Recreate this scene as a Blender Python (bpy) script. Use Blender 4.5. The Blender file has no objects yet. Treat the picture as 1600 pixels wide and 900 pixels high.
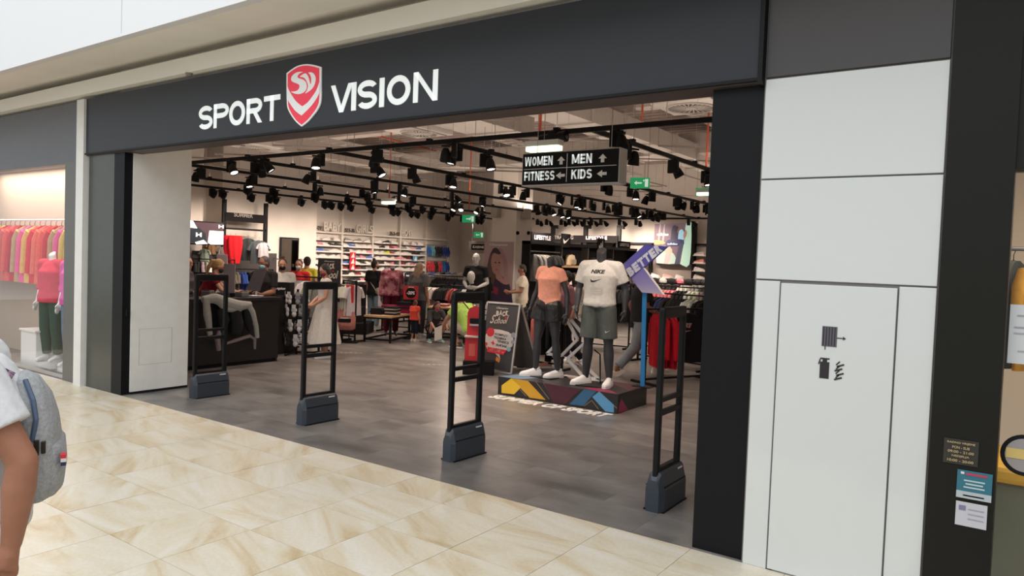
import bpy, bmesh, math, random
from mathutils import Vector, Matrix
random.seed(7)
C = bpy.context.scene.collection
PI = math.pi
# ---------------------------------------------------------------- camera
EYE = Vector((0, 0, 1.8))
FW = Vector((-0.57579592, 0.81672069, -0.03776747))
RT = Vector((0.81594216, 0.57695397, 0.03691219))
UP = Vector((-0.05193704, 0.00956218, 0.99860458))
FOC = 1143.33
cam = bpy.data.objects.new('camera', bpy.data.cameras.new('camera')); C.objects.link(cam)
cam.matrix_world = Matrix(((RT.x, UP.x, -FW.x, EYE.x), (RT.y, UP.y, -FW.y, EYE.y), (RT.z, UP.z, -FW.z, EYE.z), (0, 0, 0, 1)))
cam.data.sensor_width = 36; cam.data.lens = 36 * FOC / 1600; cam.data.clip_start = 0.05; cam.data.clip_end = 200
bpy.context.scene.camera = cam
# ---------------------------------------------------------------- light and exposure
SC = bpy.context.scene
SC.view_settings.view_transform = 'Standard'; SC.view_settings.look = 'None'
SC.view_settings.exposure = 0.0; SC.view_settings.gamma = 1.0
W = bpy.data.worlds.new('mall_daylight'); SC.world = W; W.use_nodes = True
W.node_tree.nodes['Background'].inputs[0].default_value = (0.93, 0.97, 1.0, 1)
W.node_tree.nodes['Background'].inputs[1].default_value = 0.85
SPOT_POWER = 60.0
CEILING_FILL_POWER = 50.0
WARM = (1.0, 0.80, 0.66)
def area(name, loc, size, power, col, rot=(0, 0, 0)):
    l = bpy.data.lights.new(name, 'AREA'); l.shape = 'RECTANGLE'; l.size, l.size_y = size; l.energy = power; l.color = col
    o = bpy.data.objects.new(name, l); o.location = loc; o.rotation_euler = rot; C.objects.link(o); return o
area('skylight_lamp', (-5, -3.6, 9.0), (24, 9), 1150, (0.95, 0.98, 1.0), (math.radians(8), 0, 0))
# ---------------------------------------------------------------- pixel helpers (points in the real room)
def ray(px, py): return FW + RT * ((px - 800) / FOC) - UP * ((py - 450) / FOC)
def P(px, py, ax, val):
    d = ray(px, py); return EYE + d * ((val - EYE[ax]) / d[ax])
def G(px, py, z=0.0): return P(px, py, 2, z)
def D(px, py, dep): return EYE + ray(px, py) * dep
# ---------------------------------------------------------------- materials
MATS = {}
def mat(name, col=(.5, .5, .5), rough=.5, metal=0, emit=0, noise=0, nscale=8, bump=0, bscale=60, objcol=False, spec=.5, col2=None, coat=0):
    if name in MATS: return MATS[name]
    m = bpy.data.materials.new(name); m.use_nodes = True; nt = m.node_tree; b = nt.nodes['Principled BSDF']
    b.inputs['Roughness'].default_value = rough; b.inputs['Metallic'].default_value = metal
    b.inputs['Specular IOR Level'].default_value = spec; b.inputs['Coat Weight'].default_value = coat
    b.inputs['Base Color'].default_value = (*col, 1)
    src = None
    if objcol:
        oi = nt.nodes.new('ShaderNodeObjectInfo'); src = oi.outputs['Color']
        nt.links.new(src, b.inputs['Base Color'])
    if noise or col2:
        tc = nt.nodes.new('ShaderNodeTexCoord'); n = nt.nodes.new('ShaderNodeTexNoise')
        n.inputs['Scale'].default_value = nscale; n.inputs['Detail'].default_value = 5
        nt.links.new(tc.outputs['Object'], n.inputs['Vector'])
        mx = nt.nodes.new('ShaderNodeMix'); mx.data_type = 'RGBA'
        if col2:
            rp = nt.nodes.new('ShaderNodeMapRange'); rp.inputs[1].default_value = .42; rp.inputs[2].default_value = .58
            nt.links.new(n.outputs[0], rp.inputs[0]); nt.links.new(rp.outputs[0], mx.inputs[0])
            mx.inputs[6].default_value = (*col, 1); mx.inputs[7].default_value = (*col2, 1)
        else:
            mx.blend_type = 'MULTIPLY'; mx.inputs[0].default_value = 1
            rp = nt.nodes.new('ShaderNodeMapRange'); rp.inputs[1].default_value = .3; rp.inputs[2].default_value = .7
            rp.inputs[3].default_value = 1 - noise; rp.inputs[4].default_value = 1 + noise * .3
            nt.links.new(n.outputs[0], rp.inputs[0]); nt.links.new(rp.outputs[0], mx.inputs[7])
            mx.inputs[6].default_value = (*col, 1)
            if src: nt.links.new(src, mx.inputs[6])
        nt.links.new(mx.outputs[2], b.inputs['Base Color'])
    if bump:
        tc = nt.nodes.new('ShaderNodeTexCoord'); n = nt.nodes.new('ShaderNodeTexNoise')
        n.inputs['Scale'].default_value = bscale; n.inputs['Detail'].default_value = 3
        nt.links.new(tc.outputs['Object'], n.inputs['Vector'])
        bp = nt.nodes.new('ShaderNodeBump'); bp.inputs['Strength'].default_value = bump; bp.inputs['Distance'].default_value = .02
        nt.links.new(n.outputs[0], bp.inputs['Height']); nt.links.new(bp.outputs[0], b.inputs['Normal'])
    if emit:
        b.inputs['Emission Color'].default_value = (*col, 1); b.inputs['Emission Strength'].default_value = emit
    MATS[name] = m; return m
def glass_mat(name, tint=(1, 1, 1)):
    m = bpy.data.materials.new(name); m.use_nodes = True; nt = m.node_tree; nt.nodes.remove(nt.nodes['Principled BSDF'])
    out = nt.nodes['Material Output']; tr = nt.nodes.new('ShaderNodeBsdfTransparent'); tr.inputs[0].default_value = (*tint, 1)
    gl = nt.nodes.new('ShaderNodeBsdfGlossy'); gl.inputs[1].default_value = .03; ge = nt.nodes.new('ShaderNodeNewGeometry'); mu = nt.nodes.new('ShaderNodeMath'); mu.operation = 'MULTIPLY_ADD'; mu.inputs[1].default_value = -1; mu.inputs[2].default_value = 1; m3 = nt.nodes.new('ShaderNodeMath'); m3.operation = 'MULTIPLY'
    fr = nt.nodes.new('ShaderNodeFresnel'); fr.inputs[0].default_value = 1.5; mx = nt.nodes.new('ShaderNodeMixShader')
    nt.links.new(ge.outputs['Backfacing'], mu.inputs[0]); nt.links.new(mu.outputs[0], m3.inputs[0]); nt.links.new(fr.outputs[0], m3.inputs[1]); nt.links.new(m3.outputs[0], mx.inputs[0]); nt.links.new(tr.outputs[0], mx.inputs[1]); nt.links.new(gl.outputs[0], mx.inputs[2])
    nt.links.new(mx.outputs[0], out.inputs[0]); return m
def grad_mat(name, stops, axis=2, lo=0, hi=1, emit=0, rough=.5):
    m = bpy.data.materials.new(name); m.use_nodes = True; nt = m.node_tree; b = nt.nodes['Principled BSDF']; b.inputs['Roughness'].default_value = rough
    tc = nt.nodes.new('ShaderNodeTexCoord'); sp = nt.nodes.new('ShaderNodeSeparateXYZ'); nt.links.new(tc.outputs['Object'], sp.inputs[0])
    mr = nt.nodes.new('ShaderNodeMapRange'); mr.inputs[1].default_value = lo; mr.inputs[2].default_value = hi
    nt.links.new(sp.outputs[axis], mr.inputs[0]); cr = nt.nodes.new('ShaderNodeValToRGB'); nt.links.new(mr.outputs[0], cr.inputs[0])
    el = cr.color_ramp.elements
    el[0].position, el[0].color = stops[0][0], (*stops[0][1], 1); el[1].position, el[1].color = stops[-1][0], (*stops[-1][1], 1)
    for p_, c_ in stops[1:-1]:
        e = el.new(p_); e.color = (*c_, 1)
    nt.links.new(cr.outputs[0], b.inputs['Base Color'])
    if emit:
        nt.links.new(cr.outputs[0], b.inputs['Emission Color']); b.inputs['Emission Strength'].default_value = emit
    return m
BLK = mat('black_satin_metal', (.008, .008, .009), .45, spec=.2)
BLKM = mat('black_matte', (.012, .011, .012), .75, spec=.15)
DKG = mat('dark_grey_plastic', (.035, .045, .06), .42, bump=.03)
WHT = mat('white_paint', (.78, .77, .74), .5, noise=.04)
WHP = mat('white_plastic', (.8, .8, .8), .35)
LET = mat('white_letter', (.85, .9, .9), .4, emit=.3)
INK = mat('white_print', (.82, .8, .8), .5)
RED = mat('red_print', (.75, .03, .05), .5)
REDB = mat('red_board', (.55, .02, .03), .45)
WOOD = mat('oak_board', (.55, .36, .2), .5, noise=.3, nscale=20)
STEEL = mat('brushed_steel', (.5, .5, .52), .35, 1)
CLOTH = mat('cloth', objcol=True, rough=.85, noise=.12, nscale=30, bump=.35, bscale=14, spec=.25)
CLOTHS = mat('cloth_glossy', objcol=True, rough=.38, noise=.1, nscale=30, bump=.5, bscale=18)
RUB = mat('object_colour', objcol=True, rough=.5)
PRINT = mat('flat_print', objcol=True, rough=.45)
SKIN = mat('skin', objcol=True, rough=.5, noise=.12, nscale=12, spec=.35)
HAIR = mat('hair', objcol=True, rough=.55, noise=.35, nscale=60, bump=.8, bscale=90)
MANG = mat('mannequin_grey', (.04, .042, .048), .42, spec=.5)
MANS = mat('mannequin_silver', (.5, .49, .48), .35)
# ---------------------------------------------------------------- mesh building
class MB:
    def __init__(s): s.b = bmesh.new(); s.mi = 0
    def _tag(s, n0):
        if s.mi:
            s.b.faces.ensure_lookup_table()
            for f in s.b.faces[n0:]: f.material_index = s.mi
    def box(s, x0, x1, y0, y1, z0, z1, bev=0):
        n0 = len(s.b.faces)
        v = [s.b.verts.new((x, y, z)) for x in (x0, x1) for y in (y0, y1) for z in (z0, z1)]
        fs = [s.b.faces.new([v[i] for i in q]) for q in ((0, 1, 3, 2), (4, 6, 7, 5), (0, 4, 5, 1), (2, 3, 7, 6), (0, 2, 6, 4), (1, 5, 7, 3))]
        if bev:
            es = list({e for f in fs for e in f.edges}); bmesh.ops.bevel(s.b, geom=es, offset=bev, segments=2, profile=.5, affect='EDGES')
        s._tag(n0); return s
    def ring(s, c, U, V, ru, rv, n, ph=0):
        return [s.b.verts.new(c + U * (math.cos(a) * ru) + V * (math.sin(a) * rv)) for a in [ph + 2 * PI * i / n for i in range(n)]]
    def loft(s, rings, cap=True, closed=True):
        n0 = len(s.b.faces); n = len(rings[0])
        for a, b in zip(rings, rings[1:]):
            for i in range(n if closed else n - 1):
                j = (i + 1) % n; s.b.faces.new((a[i], a[j], b[j], b[i]))
        if cap:
            s.b.faces.new(rings[0][::-1]); s.b.faces.new(rings[-1])
        s._tag(n0); return s
    def cyl(s, a, b, r0, r1=None, n=12, cap=True):
        a, b = Vector(a), Vector(b); r1 = r0 if r1 is None else r1
        d = (b - a).normalized(); U = d.orthogonal().normalized(); V = d.cross(U)
        return s.loft([s.ring(a, U, V, r0, r0, n), s.ring(b, U, V, r1, r1, n)], cap)
    def bar(s, a, b, w, h=None, up=(0, 0, 1)):
        a, b = Vector(a), Vector(b); h = w if h is None else h; d = (b - a).normalized(); up = Vector(up)
        if abs(d.dot(up)) > .99: up = Vector((0, 1, 0))
        U = d.cross(up).normalized(); V = U.cross(d).normalized()
        def q(c): return [s.b.verts.new(c + U * x * w / 2 + V * y * h / 2) for x, y in ((-1, -1), (1, -1), (1, 1), (-1, 1))]
        return s.loft([q(a), q(b)])
    def tube(s, pts, r, n=8):
        pts = [Vector(p) for p in pts]; rr = r if isinstance(r, (list, tuple)) else [r] * len(pts); rings = []
        U = None
        for i, p in enumerate(pts):
            d = (pts[min(i + 1, len(pts) - 1)] - pts[max(i - 1, 0)]).normalized()
            U = d.orthogonal().normalized() if U is None else (U - d * U.dot(d)).normalized()
            rings.append(s.ring(p, U, d.cross(U), rr[i], rr[i], n))
        return s.loft(rings)
    def sph(s, c, rx, ry=None, rz=None, nu=12, nv=8, M=None):
        ry = rx if ry is None else ry; rz = rx if rz is None else rz; n0 = len(s.b.faces)
        c = Vector(c); M = M or Matrix.Identity(3); rings = []
        for j in range(1, nv):
            t = PI * j / nv
            rings.append([s.b.verts.new(c + M @ Vector((rx * math.sin(t) * math.cos(2 * PI * i / nu), ry * math.sin(t) * math.sin(2 * PI * i / nu), rz * math.cos(t)))) for i in range(nu)])
        s.loft(rings[::-1], cap=False)
        top = s.b.verts.new(c + M @ Vector((0, 0, rz))); bot = s.b.verts.new(c - M @ Vector((0, 0, rz)))
        for i in range(nu):
            j = (i + 1) % nu; s.b.faces.new((rings[0][i], rings[0][j], top)); s.b.faces.new((rings[-1][j], rings[-1][i], bot))
        s._tag(n0); return s
    def lathe(s, prof, c=(0, 0, 0), ax=(0, 0, 1), n=16):
        c = Vector(c); ax = Vector(ax).normalized(); U = ax.orthogonal().normalized(); V = ax.cross(U)
        return s.loft([s.ring(c + ax * z, U, V, max(r, 1e-4), max(r, 1e-4), n) for r, z in prof])
    def poly(s, pts, th=0, dirn=None):
        n0 = len(s.b.faces); pts = [Vector(p) for p in pts]; vs = [s.b.verts.new(p) for p in pts]; f = s.b.faces.new(vs)
        if th:
            f.normal_update(); nrm = Vector(dirn) if dirn is not None else -f.normal
            r = bmesh.ops.extrude_face_region(s.b, geom=[f]); 
            for v in r['geom']:
                if isinstance(v, bmesh.types.BMVert): v.co += nrm * th
        s._tag(n0); return s
    def mesh(s, name, smooth=None, recalc=True):
        if recalc: bmesh.ops.recalc_face_normals(s.b, faces=s.b.faces)
        me = bpy.data.meshes.new(name); s.b.to_mesh(me); s.b.free()
        if smooth: shade(me, smooth)
        return me
def shade(me, ang=40):
    me.polygons.foreach_set('use_smooth', [True] * len(me.polygons)); me.update()
    if ang < 180:
        try: me.set_sharp_from_angle(angle=math.radians(ang))
        except Exception: pass
def link(o, parent=None):
    C.objects.link(o)
    if parent is not None: o.parent = parent
    return o
def put(name, me, m, parent=None, color=None, smooth=None):
    """link a mesh (or MB) as one object"""
    if isinstance(me, MB): me = me.mesh(name, smooth)
    if m is not None:
        for x in (m if isinstance(m, (list, tuple)) else [m]):
            if x is not None: me.materials.append(x)
    o = bpy.data.objects.new(name, me)
    if color is not None: o.color = (*color, 1)
    return link(o, parent)
def tag(o, label=None, cat=None, group=None, kind=None):
    if label: o['label'] = label
    if cat: o['category'] = cat
    if group: o['group'] = group
    if kind: o['kind'] = kind
    return o
def thing(name, label, cat, loc=(0, 0, 0), rz=0, group=None):
    o = bpy.data.objects.new(name, None); o.empty_display_size = .1; C.objects.link(o)
    o.location = loc; o.rotation_euler = (0, 0, rz); return tag(o, label, cat, group)
def struct(name, me, m, parent=None, label=None, smooth=None):
    o = put(name, me, m, parent, smooth=smooth)
    if parent is None: o['kind'] = 'structure'
    if label: o['label'] = label
    return o
def copy_tree(o, parent=None):
    c = o.copy(); C.objects.link(c); c.parent = parent
    for ch in o.children: copy_tree(ch, c)
    return c
def fuse(mb, voxel, smooth=3, flat=False):
    """voxel-fuse overlapping shells into one continuous mesh"""
    bmesh.ops.recalc_face_normals(mb.b, faces=mb.b.faces)
    me = bpy.data.meshes.new('t'); mb.b.to_mesh(me); mb.b.free()
    o = bpy.data.objects.new('t', me); C.objects.link(o)
    r = o.modifiers.new('r', 'REMESH'); r.mode = 'VOXEL'; r.voxel_size = voxel
    if smooth:
        s_ = o.modifiers.new('s', 'SMOOTH'); s_.factor = .5; s_.iterations = smooth
    dg = bpy.context.evaluated_depsgraph_get(); out = bpy.data.meshes.new_from_object(o.evaluated_get(dg))
    bpy.data.objects.remove(o); bpy.data.meshes.remove(me); shade(out, 180); out.materials.clear()
    return out
def text_mesh(s, bold=.02, shear=0, extrude=0, spacing=1):
    cu = bpy.data.curves.new('t', 'FONT'); cu.body = s; cu.size = 1; cu.offset = bold; cu.shear = shear; cu.extrude = extrude
    cu.space_character = spacing; cu.resolution_u = 4; cu.align_x = 'LEFT'
    o = bpy.data.objects.new('t', cu); C.objects.link(o)
    dg = bpy.context.evaluated_depsgraph_get(); me = bpy.data.meshes.new_from_object(o.evaluated_get(dg)); bpy.data.objects.remove(o); bpy.data.curves.remove(cu)
    return me
def text_fit(name, s, O, U, V, m, parent=None, bold=.02, shear=0, th=.0, color=None, spacing=1, lift=.002):
    """lettering fitted to the parallelogram O, O+U, O+V; U along the line of text, V up"""
    me = text_mesh(s, bold, shear, .5, spacing); O, U, V = Vector(O), Vector(U), Vector(V); N = U.cross(V).normalized()
    xs = [v.co.x for v in me.vertices]; ys = [v.co.y for v in me.vertices]
    if not xs: return None
    x0, x1, y0, y1 = min(xs), max(xs), min(ys), max(ys)
    for v in me.vertices:
        v.co = O + U * ((v.co.x - x0) / (x1 - x0)) + V * ((v.co.y - y0) / (y1 - y0)) + N * ((v.co.z + .5) * max(th, .002) + lift)
    return put(name, me, m, parent, color)
def plane_prism(name, pix, ax, val, th, m, parent=None, color=None, lift=0):
    """flat graphic whose outline lies on the plane axis=val, given thickness th away from the wall"""
    mb = MB(); sgn = -1 if ax == 1 else 1; n = [0, 0, 0]; n[ax] = sgn
    pts = [P(x, y, ax, val) + Vector(n) * lift for x, y in pix]
    mb.poly(pts, th, n)
    return put(name, mb, m, parent, color)
from mathutils.bvhtree import BVHTree
def decal(o, target, lift=.003, d=(0, -1, 0)):
    """press flat lettering onto the curved front of a garment"""
    d = Vector(d); bm = bmesh.new(); bm.from_mesh(o.data)
    bmesh.ops.triangulate(bm, faces=bm.faces); bmesh.ops.subdivide_edges(bm, edges=[e for e in bm.edges if e.calc_length() > .015], cuts=2)
    t = BVHTree.FromPolygons([v.co.copy() for v in target.vertices], [tuple(p.vertices) for p in target.polygons])
    for v in bm.verts:
        s = v.co - d * v.co.dot(d) + d * .6; h = t.ray_cast(s, -d)
        if h[0]: v.co = h[0] + d * lift
    bm.to_mesh(o.data); bm.free(); return o
def kid(t, nm):
    return next(c for c in t.children if c.name.startswith(nm)).data
ORD = ['first', 'second', 'third', 'fourth', 'fifth', 'sixth', 'seventh', 'eighth', 'ninth', 'tenth', 'eleventh', 'twelfth', 'thirteenth', 'fourteenth', 'fifteenth', 'sixteenth', 'seventeenth', 'eighteenth', 'nineteenth', 'twentieth', 'twenty-first', 'twenty-second', 'twenty-third', 'twenty-fourth', 'twenty-fifth', 'twenty-sixth', 'twenty-seventh', 'twenty-eighth', 'twenty-ninth', 'thirtieth']
def block_glyph(ch, st, sx):
    """strokes of a plain bold sans letter in the unit box as quads; st, sx = stroke height and width fractions"""
    V = lambda x0, x1, y0, y1: [(x0, y0), (x1, y0), (x1, y1), (x0, y1)]
    B = lambda xa, xb, w: [(xa - w / 2, 0), (xa + w / 2, 0), (xb + w / 2, 1), (xb - w / 2, 1)]
    def arc(cx, cy, rx, ry, a0, a1, n=14):
        out = []
        for i in range(n):
            p, q = [math.radians(a0 + (a1 - a0) * k / n) for k in (i, i + 1)]
            f = lambda a, g: (cx + (rx - g * sx) * math.cos(a), cy + (ry - g * st) * math.sin(a))
            out.append([f(p, 0), f(q, 0), f(q, 1), f(p, 1)])
        return out
    h = sx / 2
    if ch == 'W': return [B(.22, h, sx), [(.22 - h, 0), (.22 + h, 0), (.5 + h * .8, 1), (.5 - h * .8, 1)], [(.78 - h, 0), (.78 + h, 0), (.5 + h * .8, 1), (.5 - h * .8, 1)], [(.78 - h, 0), (.78 + h, 0), (1, 1), (1 - sx, 1)]]
    if ch == 'M': return [V(0, sx, 0, 1), V(1 - sx, 1, 0, 1), [(0, 1), (sx, 1), (.5 + h, .12), (.5 - h, .12)], [(1 - sx, 1), (1, 1), (.5 + h, .12), (.5 - h, .12)]]
    if ch == 'N': return [V(0, sx, 0, 1), V(1 - sx, 1, 0, 1), [(0, 1), (sx, 1), (1, 0), (1 - sx, 0)]]
    if ch == 'E': return [V(0, sx, 0, 1), V(0, 1, 0, st), V(0, .92, .5 - st / 2, .5 + st / 2), V(0, 1, 1 - st, 1)]
    if ch == 'F': return [V(0, sx, 0, 1), V(0, .9, .46 - st / 2, .46 + st / 2), V(0, 1, 1 - st, 1)]
    if ch == 'T': return [V(.5 - h, .5 + h, 0, 1), V(0, 1, 1 - st, 1)]
    if ch == 'I': return [V(0, 1, 0, 1)]
    if ch == 'V': return [[(.5 - h, 0), (.5 + h, 0), (sx * 1.05, 1), (0, 1)], [(.5 - h, 0), (.5 + h, 0), (1, 1), (1 - sx * 1.05, 1)]]
    if ch == 'K': return [V(0, sx, 0, 1), [(sx * .6, .38), (sx * .6, .62), (1 - sx * 1.1, 1), (1, 1)], [(.32, .56), (.55, .68), (1, 0), (1 - sx * 1.15, 0)]]
    if ch == 'D': return [V(0, sx, 0, 1), V(0, .5, 0, st), V(0, .5, 1 - st, 1)] + arc(.5, .5, .5, .5, -90, 90)
    if ch == 'O': return arc(.5, .5, .5, .5, 0, 360, 28)
    if ch == 'P': return [V(0, sx, 0, 1), V(0, .55, 1 - st, 1), V(0, .55, .40, .40 + st)] + arc(.55, .70, .45, .30, -90, 90)
    if ch == 'R': return [V(0, sx, 0, 1), V(0, .55, 1 - st, 1), V(0, .55, .40, .40 + st)] + arc(.55, .70, .43, .30, -90, 90) + [[(.42, .42), (.42 + sx * 1.15, .42), (1, 0), (1 - sx * 1.2, 0)]]
    if ch == 'S': return arc(.5, .75 - st / 4, .5, .25 + st / 4, 25, 270) + arc(.5, .25 + st / 4, .5, .25 + st / 4, -155, 90)
    return []
def block_word(s, O, w, h, th=.004, st=.2):
    adv = {'W': 1.35, 'M': 1.15, 'I': .26, 'K': .9, 'E': .72, 'F': .68, 'T': .78}; tot = sum(adv.get(c, .85) for c in s) + .16 * (len(s) - 1); k = w / tot; x = 0; mb = MB()
    for c in s:
        a = adv.get(c, .85)
        for q in block_glyph(c, st, min(.9, .24 / a) if c != 'I' else 1): mb.poly([(O.x + (x + u * a) * k, O.y, O.z + v * h) for u, v in q], th, (0, 1, 0))
        x += a + .16
    return mb
# ================================================================ STRUCTURE
FY = 4.47      # shopfront plane
def stone_mat():
    m = bpy.data.materials.new('sandstone_tile'); m.use_nodes = True; nt = m.node_tree; b = nt.nodes['Principled BSDF']
    N = nt.nodes.new; L = nt.links.new
    tc = N('ShaderNodeTexCoord'); oi = N('ShaderNodeObjectInfo'); 
    ad = N('ShaderNodeVectorMath'); ad.operation = 'MULTIPLY_ADD'; ad.inputs[1].default_value = (1, 1, 1)
    mul = N('ShaderNodeVectorMath'); mul.operation = 'SCALE'; mul.inputs[0].default_value = (37, 19, 11); L(oi.outputs['Random'], mul.inputs['Scale'])
    L(tc.outputs['Object'], ad.inputs[0]); L(mul.outputs[0], ad.inputs[2])
    rot = N('ShaderNodeVectorRotate'); rot.rotation_type = 'Z_AXIS'; L(ad.outputs[0], rot.inputs['Vector'])
    an = N('ShaderNodeMath'); an.operation = 'MULTIPLY_ADD'; an.inputs[1].default_value = .9; an.inputs[2].default_value = -.1; L(oi.outputs['Random'], an.inputs[0]); L(an.outputs[0], rot.inputs['Angle'])
    mp = N('ShaderNodeMapping'); mp.inputs['Scale'].default_value = (.6, 2.6, 1); L(rot.outputs[0], mp.inputs[0])
    n1 = N('ShaderNodeTexNoise'); n1.inputs['Scale'].default_value = 1.3; n1.inputs['Detail'].default_value = 7; n1.inputs['Roughness'].default_value = .6; n1.inputs['Distortion'].default_value = 1.2; L(mp.outputs[0], n1.inputs['Vector'])
    cr = N('ShaderNodeValToRGB'); L(n1.outputs[0], cr.inputs[0]); e = cr.color_ramp.elements
    e[0].position = .28; e[0].color = (.55, .40, .22, 1); e[1].position = .70; e[1].color = (.80, .75, .66, 1)
    for p_, c_ in ((.40, (.68, .56, .38)), (.50, (.74, .66, .51)), (.60, (.78, .71, .59))): x = e.new(p_); x.color = (*c_, 1)
    n2 = N('ShaderNodeTexNoise'); n2.inputs['Scale'].default_value = 40; n2.inputs['Detail'].default_value = 3; L(tc.outputs['Object'], n2.inputs['Vector'])
    mr = N('ShaderNodeMapRange'); mr.inputs[3].default_value = .88; mr.inputs[4].default_value = 1.1; L(n2.outputs[0], mr.inputs[0])
    mx = N('ShaderNodeMix'); mx.data_type = 'RGBA'; mx.blend_type = 'MULTIPLY'; mx.inputs[0].default_value = 1; L(cr.outputs[0], mx.inputs[6]); L(mr.outputs[0], mx.inputs[7])
    L(mx.outputs[2], b.inputs['Base Color']); b.inputs['Roughness'].default_value = .33; b.inputs['Specular IOR Level'].default_value = .45
    return m
STONE = stone_mat()
def vinyl_mat():
    m = bpy.data.materials.new('grey_brown_floor_tile'); m.use_nodes = True; nt = m.node_tree; b = nt.nodes['Principled BSDF']
    N = nt.nodes.new; L = nt.links.new; tc = N('ShaderNodeTexCoord'); oi = N('ShaderNodeObjectInfo')
    mul = N('ShaderNodeVectorMath'); mul.operation = 'SCALE'; mul.inputs[0].default_value = (17, 29, 5); L(oi.outputs['Random'], mul.inputs['Scale'])
    ad = N('ShaderNodeVectorMath'); L(tc.outputs['Object'], ad.inputs[0]); L(mul.outputs[0], ad.inputs[1])
    mp = N('ShaderNodeMapping'); mp.inputs['Scale'].default_value = (1.5, 2.8, 1); L(ad.outputs[0], mp.inputs[0])
    n1 = N('ShaderNodeTexNoise'); n1.inputs['Scale'].default_value = 1.0; n1.inputs['Detail'].default_value = 6; n1.inputs['Roughness'].default_value = .6; L(mp.outputs[0], n1.inputs['Vector'])
    cr = N('ShaderNodeValToRGB'); L(n1.outputs[0], cr.inputs[0]); e = cr.color_ramp.elements
    e[0].position = .3; e[0].color = (.100, .094, .090, 1); e[1].position = .70; e[1].color = (.27, .25, .232, 1)
    mr = N('ShaderNodeMapRange'); mr.inputs[3].default_value = .9; mr.inputs[4].default_value = 1.1; L(oi.outputs['Random'], mr.inputs[0])
    mx = N('ShaderNodeMix'); mx.data_type = 'RGBA'; mx.blend_type = 'MULTIPLY'; mx.inputs[0].default_value = 1; L(cr.outputs[0], mx.inputs[6]); L(mr.outputs[0], mx.inputs[7])
    L(mx.outputs[2], b.inputs['Base Color']); b.inputs['Roughness'].default_value = .3; b.inputs['Specular IOR Level'].default_value = .5
    return m
VINYL = vinyl_mat()
GROUT = mat('tile_grout', (.32, .27, .2), .8)
# mall floor with separate stone tiles
fl = struct('floor', MB().box(-26, 14, -12, FY, -.12, -.006), GROUT); fl['label'] = 'cream sandstone floor of the mall walkway'
tm = MB().box(-.2905, .2905, -.298, .298, -.012, 0).mesh('tile'); tm.materials.append(STONE)
k = 0
for j in range(0, 8):
    yc = 3.765 - .6 * (j - 1)
    for i in range(-17, 8):
        xc = -3.43 + .2925 + .585 * i
        # keep the tiles the photograph can see
        d_ = Vector((xc, yc, 0)) - EYE
        dep = d_.dot(FW)
        if dep < .9: continue
        if j == 0: continue
        px = 800 + FOC * d_.dot(RT) / dep; py = 450 - FOC * d_.dot(UP) / dep
        if px < -260 or px > 1400 or py > 1250: continue
        o = bpy.data.objects.new('tile', tm); o.location = (xc, 3.765 - .6 * (j - 1), random.uniform(-.0008, .0008)); link(o, fl)
tm2 = MB().box(-.2905, .2905, -.198, .198, -.012, 0).mesh('tile'); tm2.materials.append(STONE)
for i in range(-17, 6):
    o = bpy.data.objects.new('tile', tm2); o.location = (-3.43 + .2925 + .585 * i, 4.268, 0); link(o, fl)
# shop floor
sf = struct('floor', MB().box(-9.98, -1.2, FY, 22.4, -.12, -.004).box(-18.4, -9.98, 5.28, 22.4, -.12, -.004), mat('floor_underlay', (.12, .11, .1), .5)); sf['label'] = 'grey-brown concrete-look vinyl floor inside the shop'
vm = MB().box(-.4495, .4495, -.2245, .2245, -.012, 0).mesh('floor_tile'); vm.materials.append(VINYL)
vb = MB(); 
for j in range(0, 40):
    yc = FY + .225 + .45 * j
    for i in range(-19, 1):
        xc = -1.65 + .9 * i + (.45 if j % 2 else 0)
        if xc > -1.2 or xc < -18 or (xc < -9.5 and yc < 5.5): continue
        if j < 17 and xc > -12.3:
            o = bpy.data.objects.new('floor_tile', vm); o.location = (xc, yc, random.uniform(-.0003, .0003)); link(o, sf)
        else: vb.box(xc - .4495, xc + .4495, yc - .2245, yc + .2245, -.012, 0)
o = put('floor_tile', vb, VINYL, sf); o['kind'] = 'stuff'
# neighbour floors
struct('floor', MB().box(-26, -10.0, FY, 5.22, -.12, -.003), mat('neighbour_floor', (.22, .19, .18), .3))['label'] = 'pale floor of the shop on the left'
struct('floor', MB().box(-.1, 6, FY, 9, -.12, -.003), mat('neighbour_floor2', (.5, .4, .3), .3))['label'] = 'warm floor of the shop on the right'
# shop walls and ceiling
WALLM = mat('shop_wall_paint', (.76, .71, .65), .7, noise=.05, nscale=2)
CEILM = mat('raw_ceiling_paint', (.62, .56, .52), .8, noise=.12, nscale=3)
struct('wall_left', MB().box(-18.6, -18.25, FY, 22.4, -.1, 5.2), WALLM)
struct('wall_back', MB().box(-18.6, -1.0, 22.2, 22.5, -.1, 5.2), WALLM)
struct('wall_right', MB().box(-1.30, -.9, FY + .12, 22.4, -.1, 5.2), WALLM)
struct('ceiling', MB().box(-18.6, -.9, FY + .06, 22.4, 5.2, 5.4), CEILM)
struct('wall_front', MB().box(-18.6, -9.0, 5.31, 5.4, -.1, 5.2), WALLM)
struct('wall_front', MB().box(-9.1, -.9, FY + .06, FY + .2, 3.0, 5.2).box(-9.1, -9.0, FY + .2, 5.4, 3.0, 5.2), WALLM)
# wall steps behind the till area
struct('wall_left', MB().box(-18.25, -17.1, 5.4, 10.6, 0, 5.2), WALLM)['label'] = 'nearer beige wall section behind the summer display'
struct('wall_left', MB().box(-18.25, -17.5, 11.4, 14.55, 0, 5.2), WALLM)['label'] = 'beige wall pier left of the shoe wall'
FASM = mat('charcoal_fascia', (.030, .034, .042), .42, spec=.3, noise=.03)
JMB = mat('black_jamb', (.006, .0065, .008), .5, spec=.2, noise=.08, nscale=5)
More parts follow.
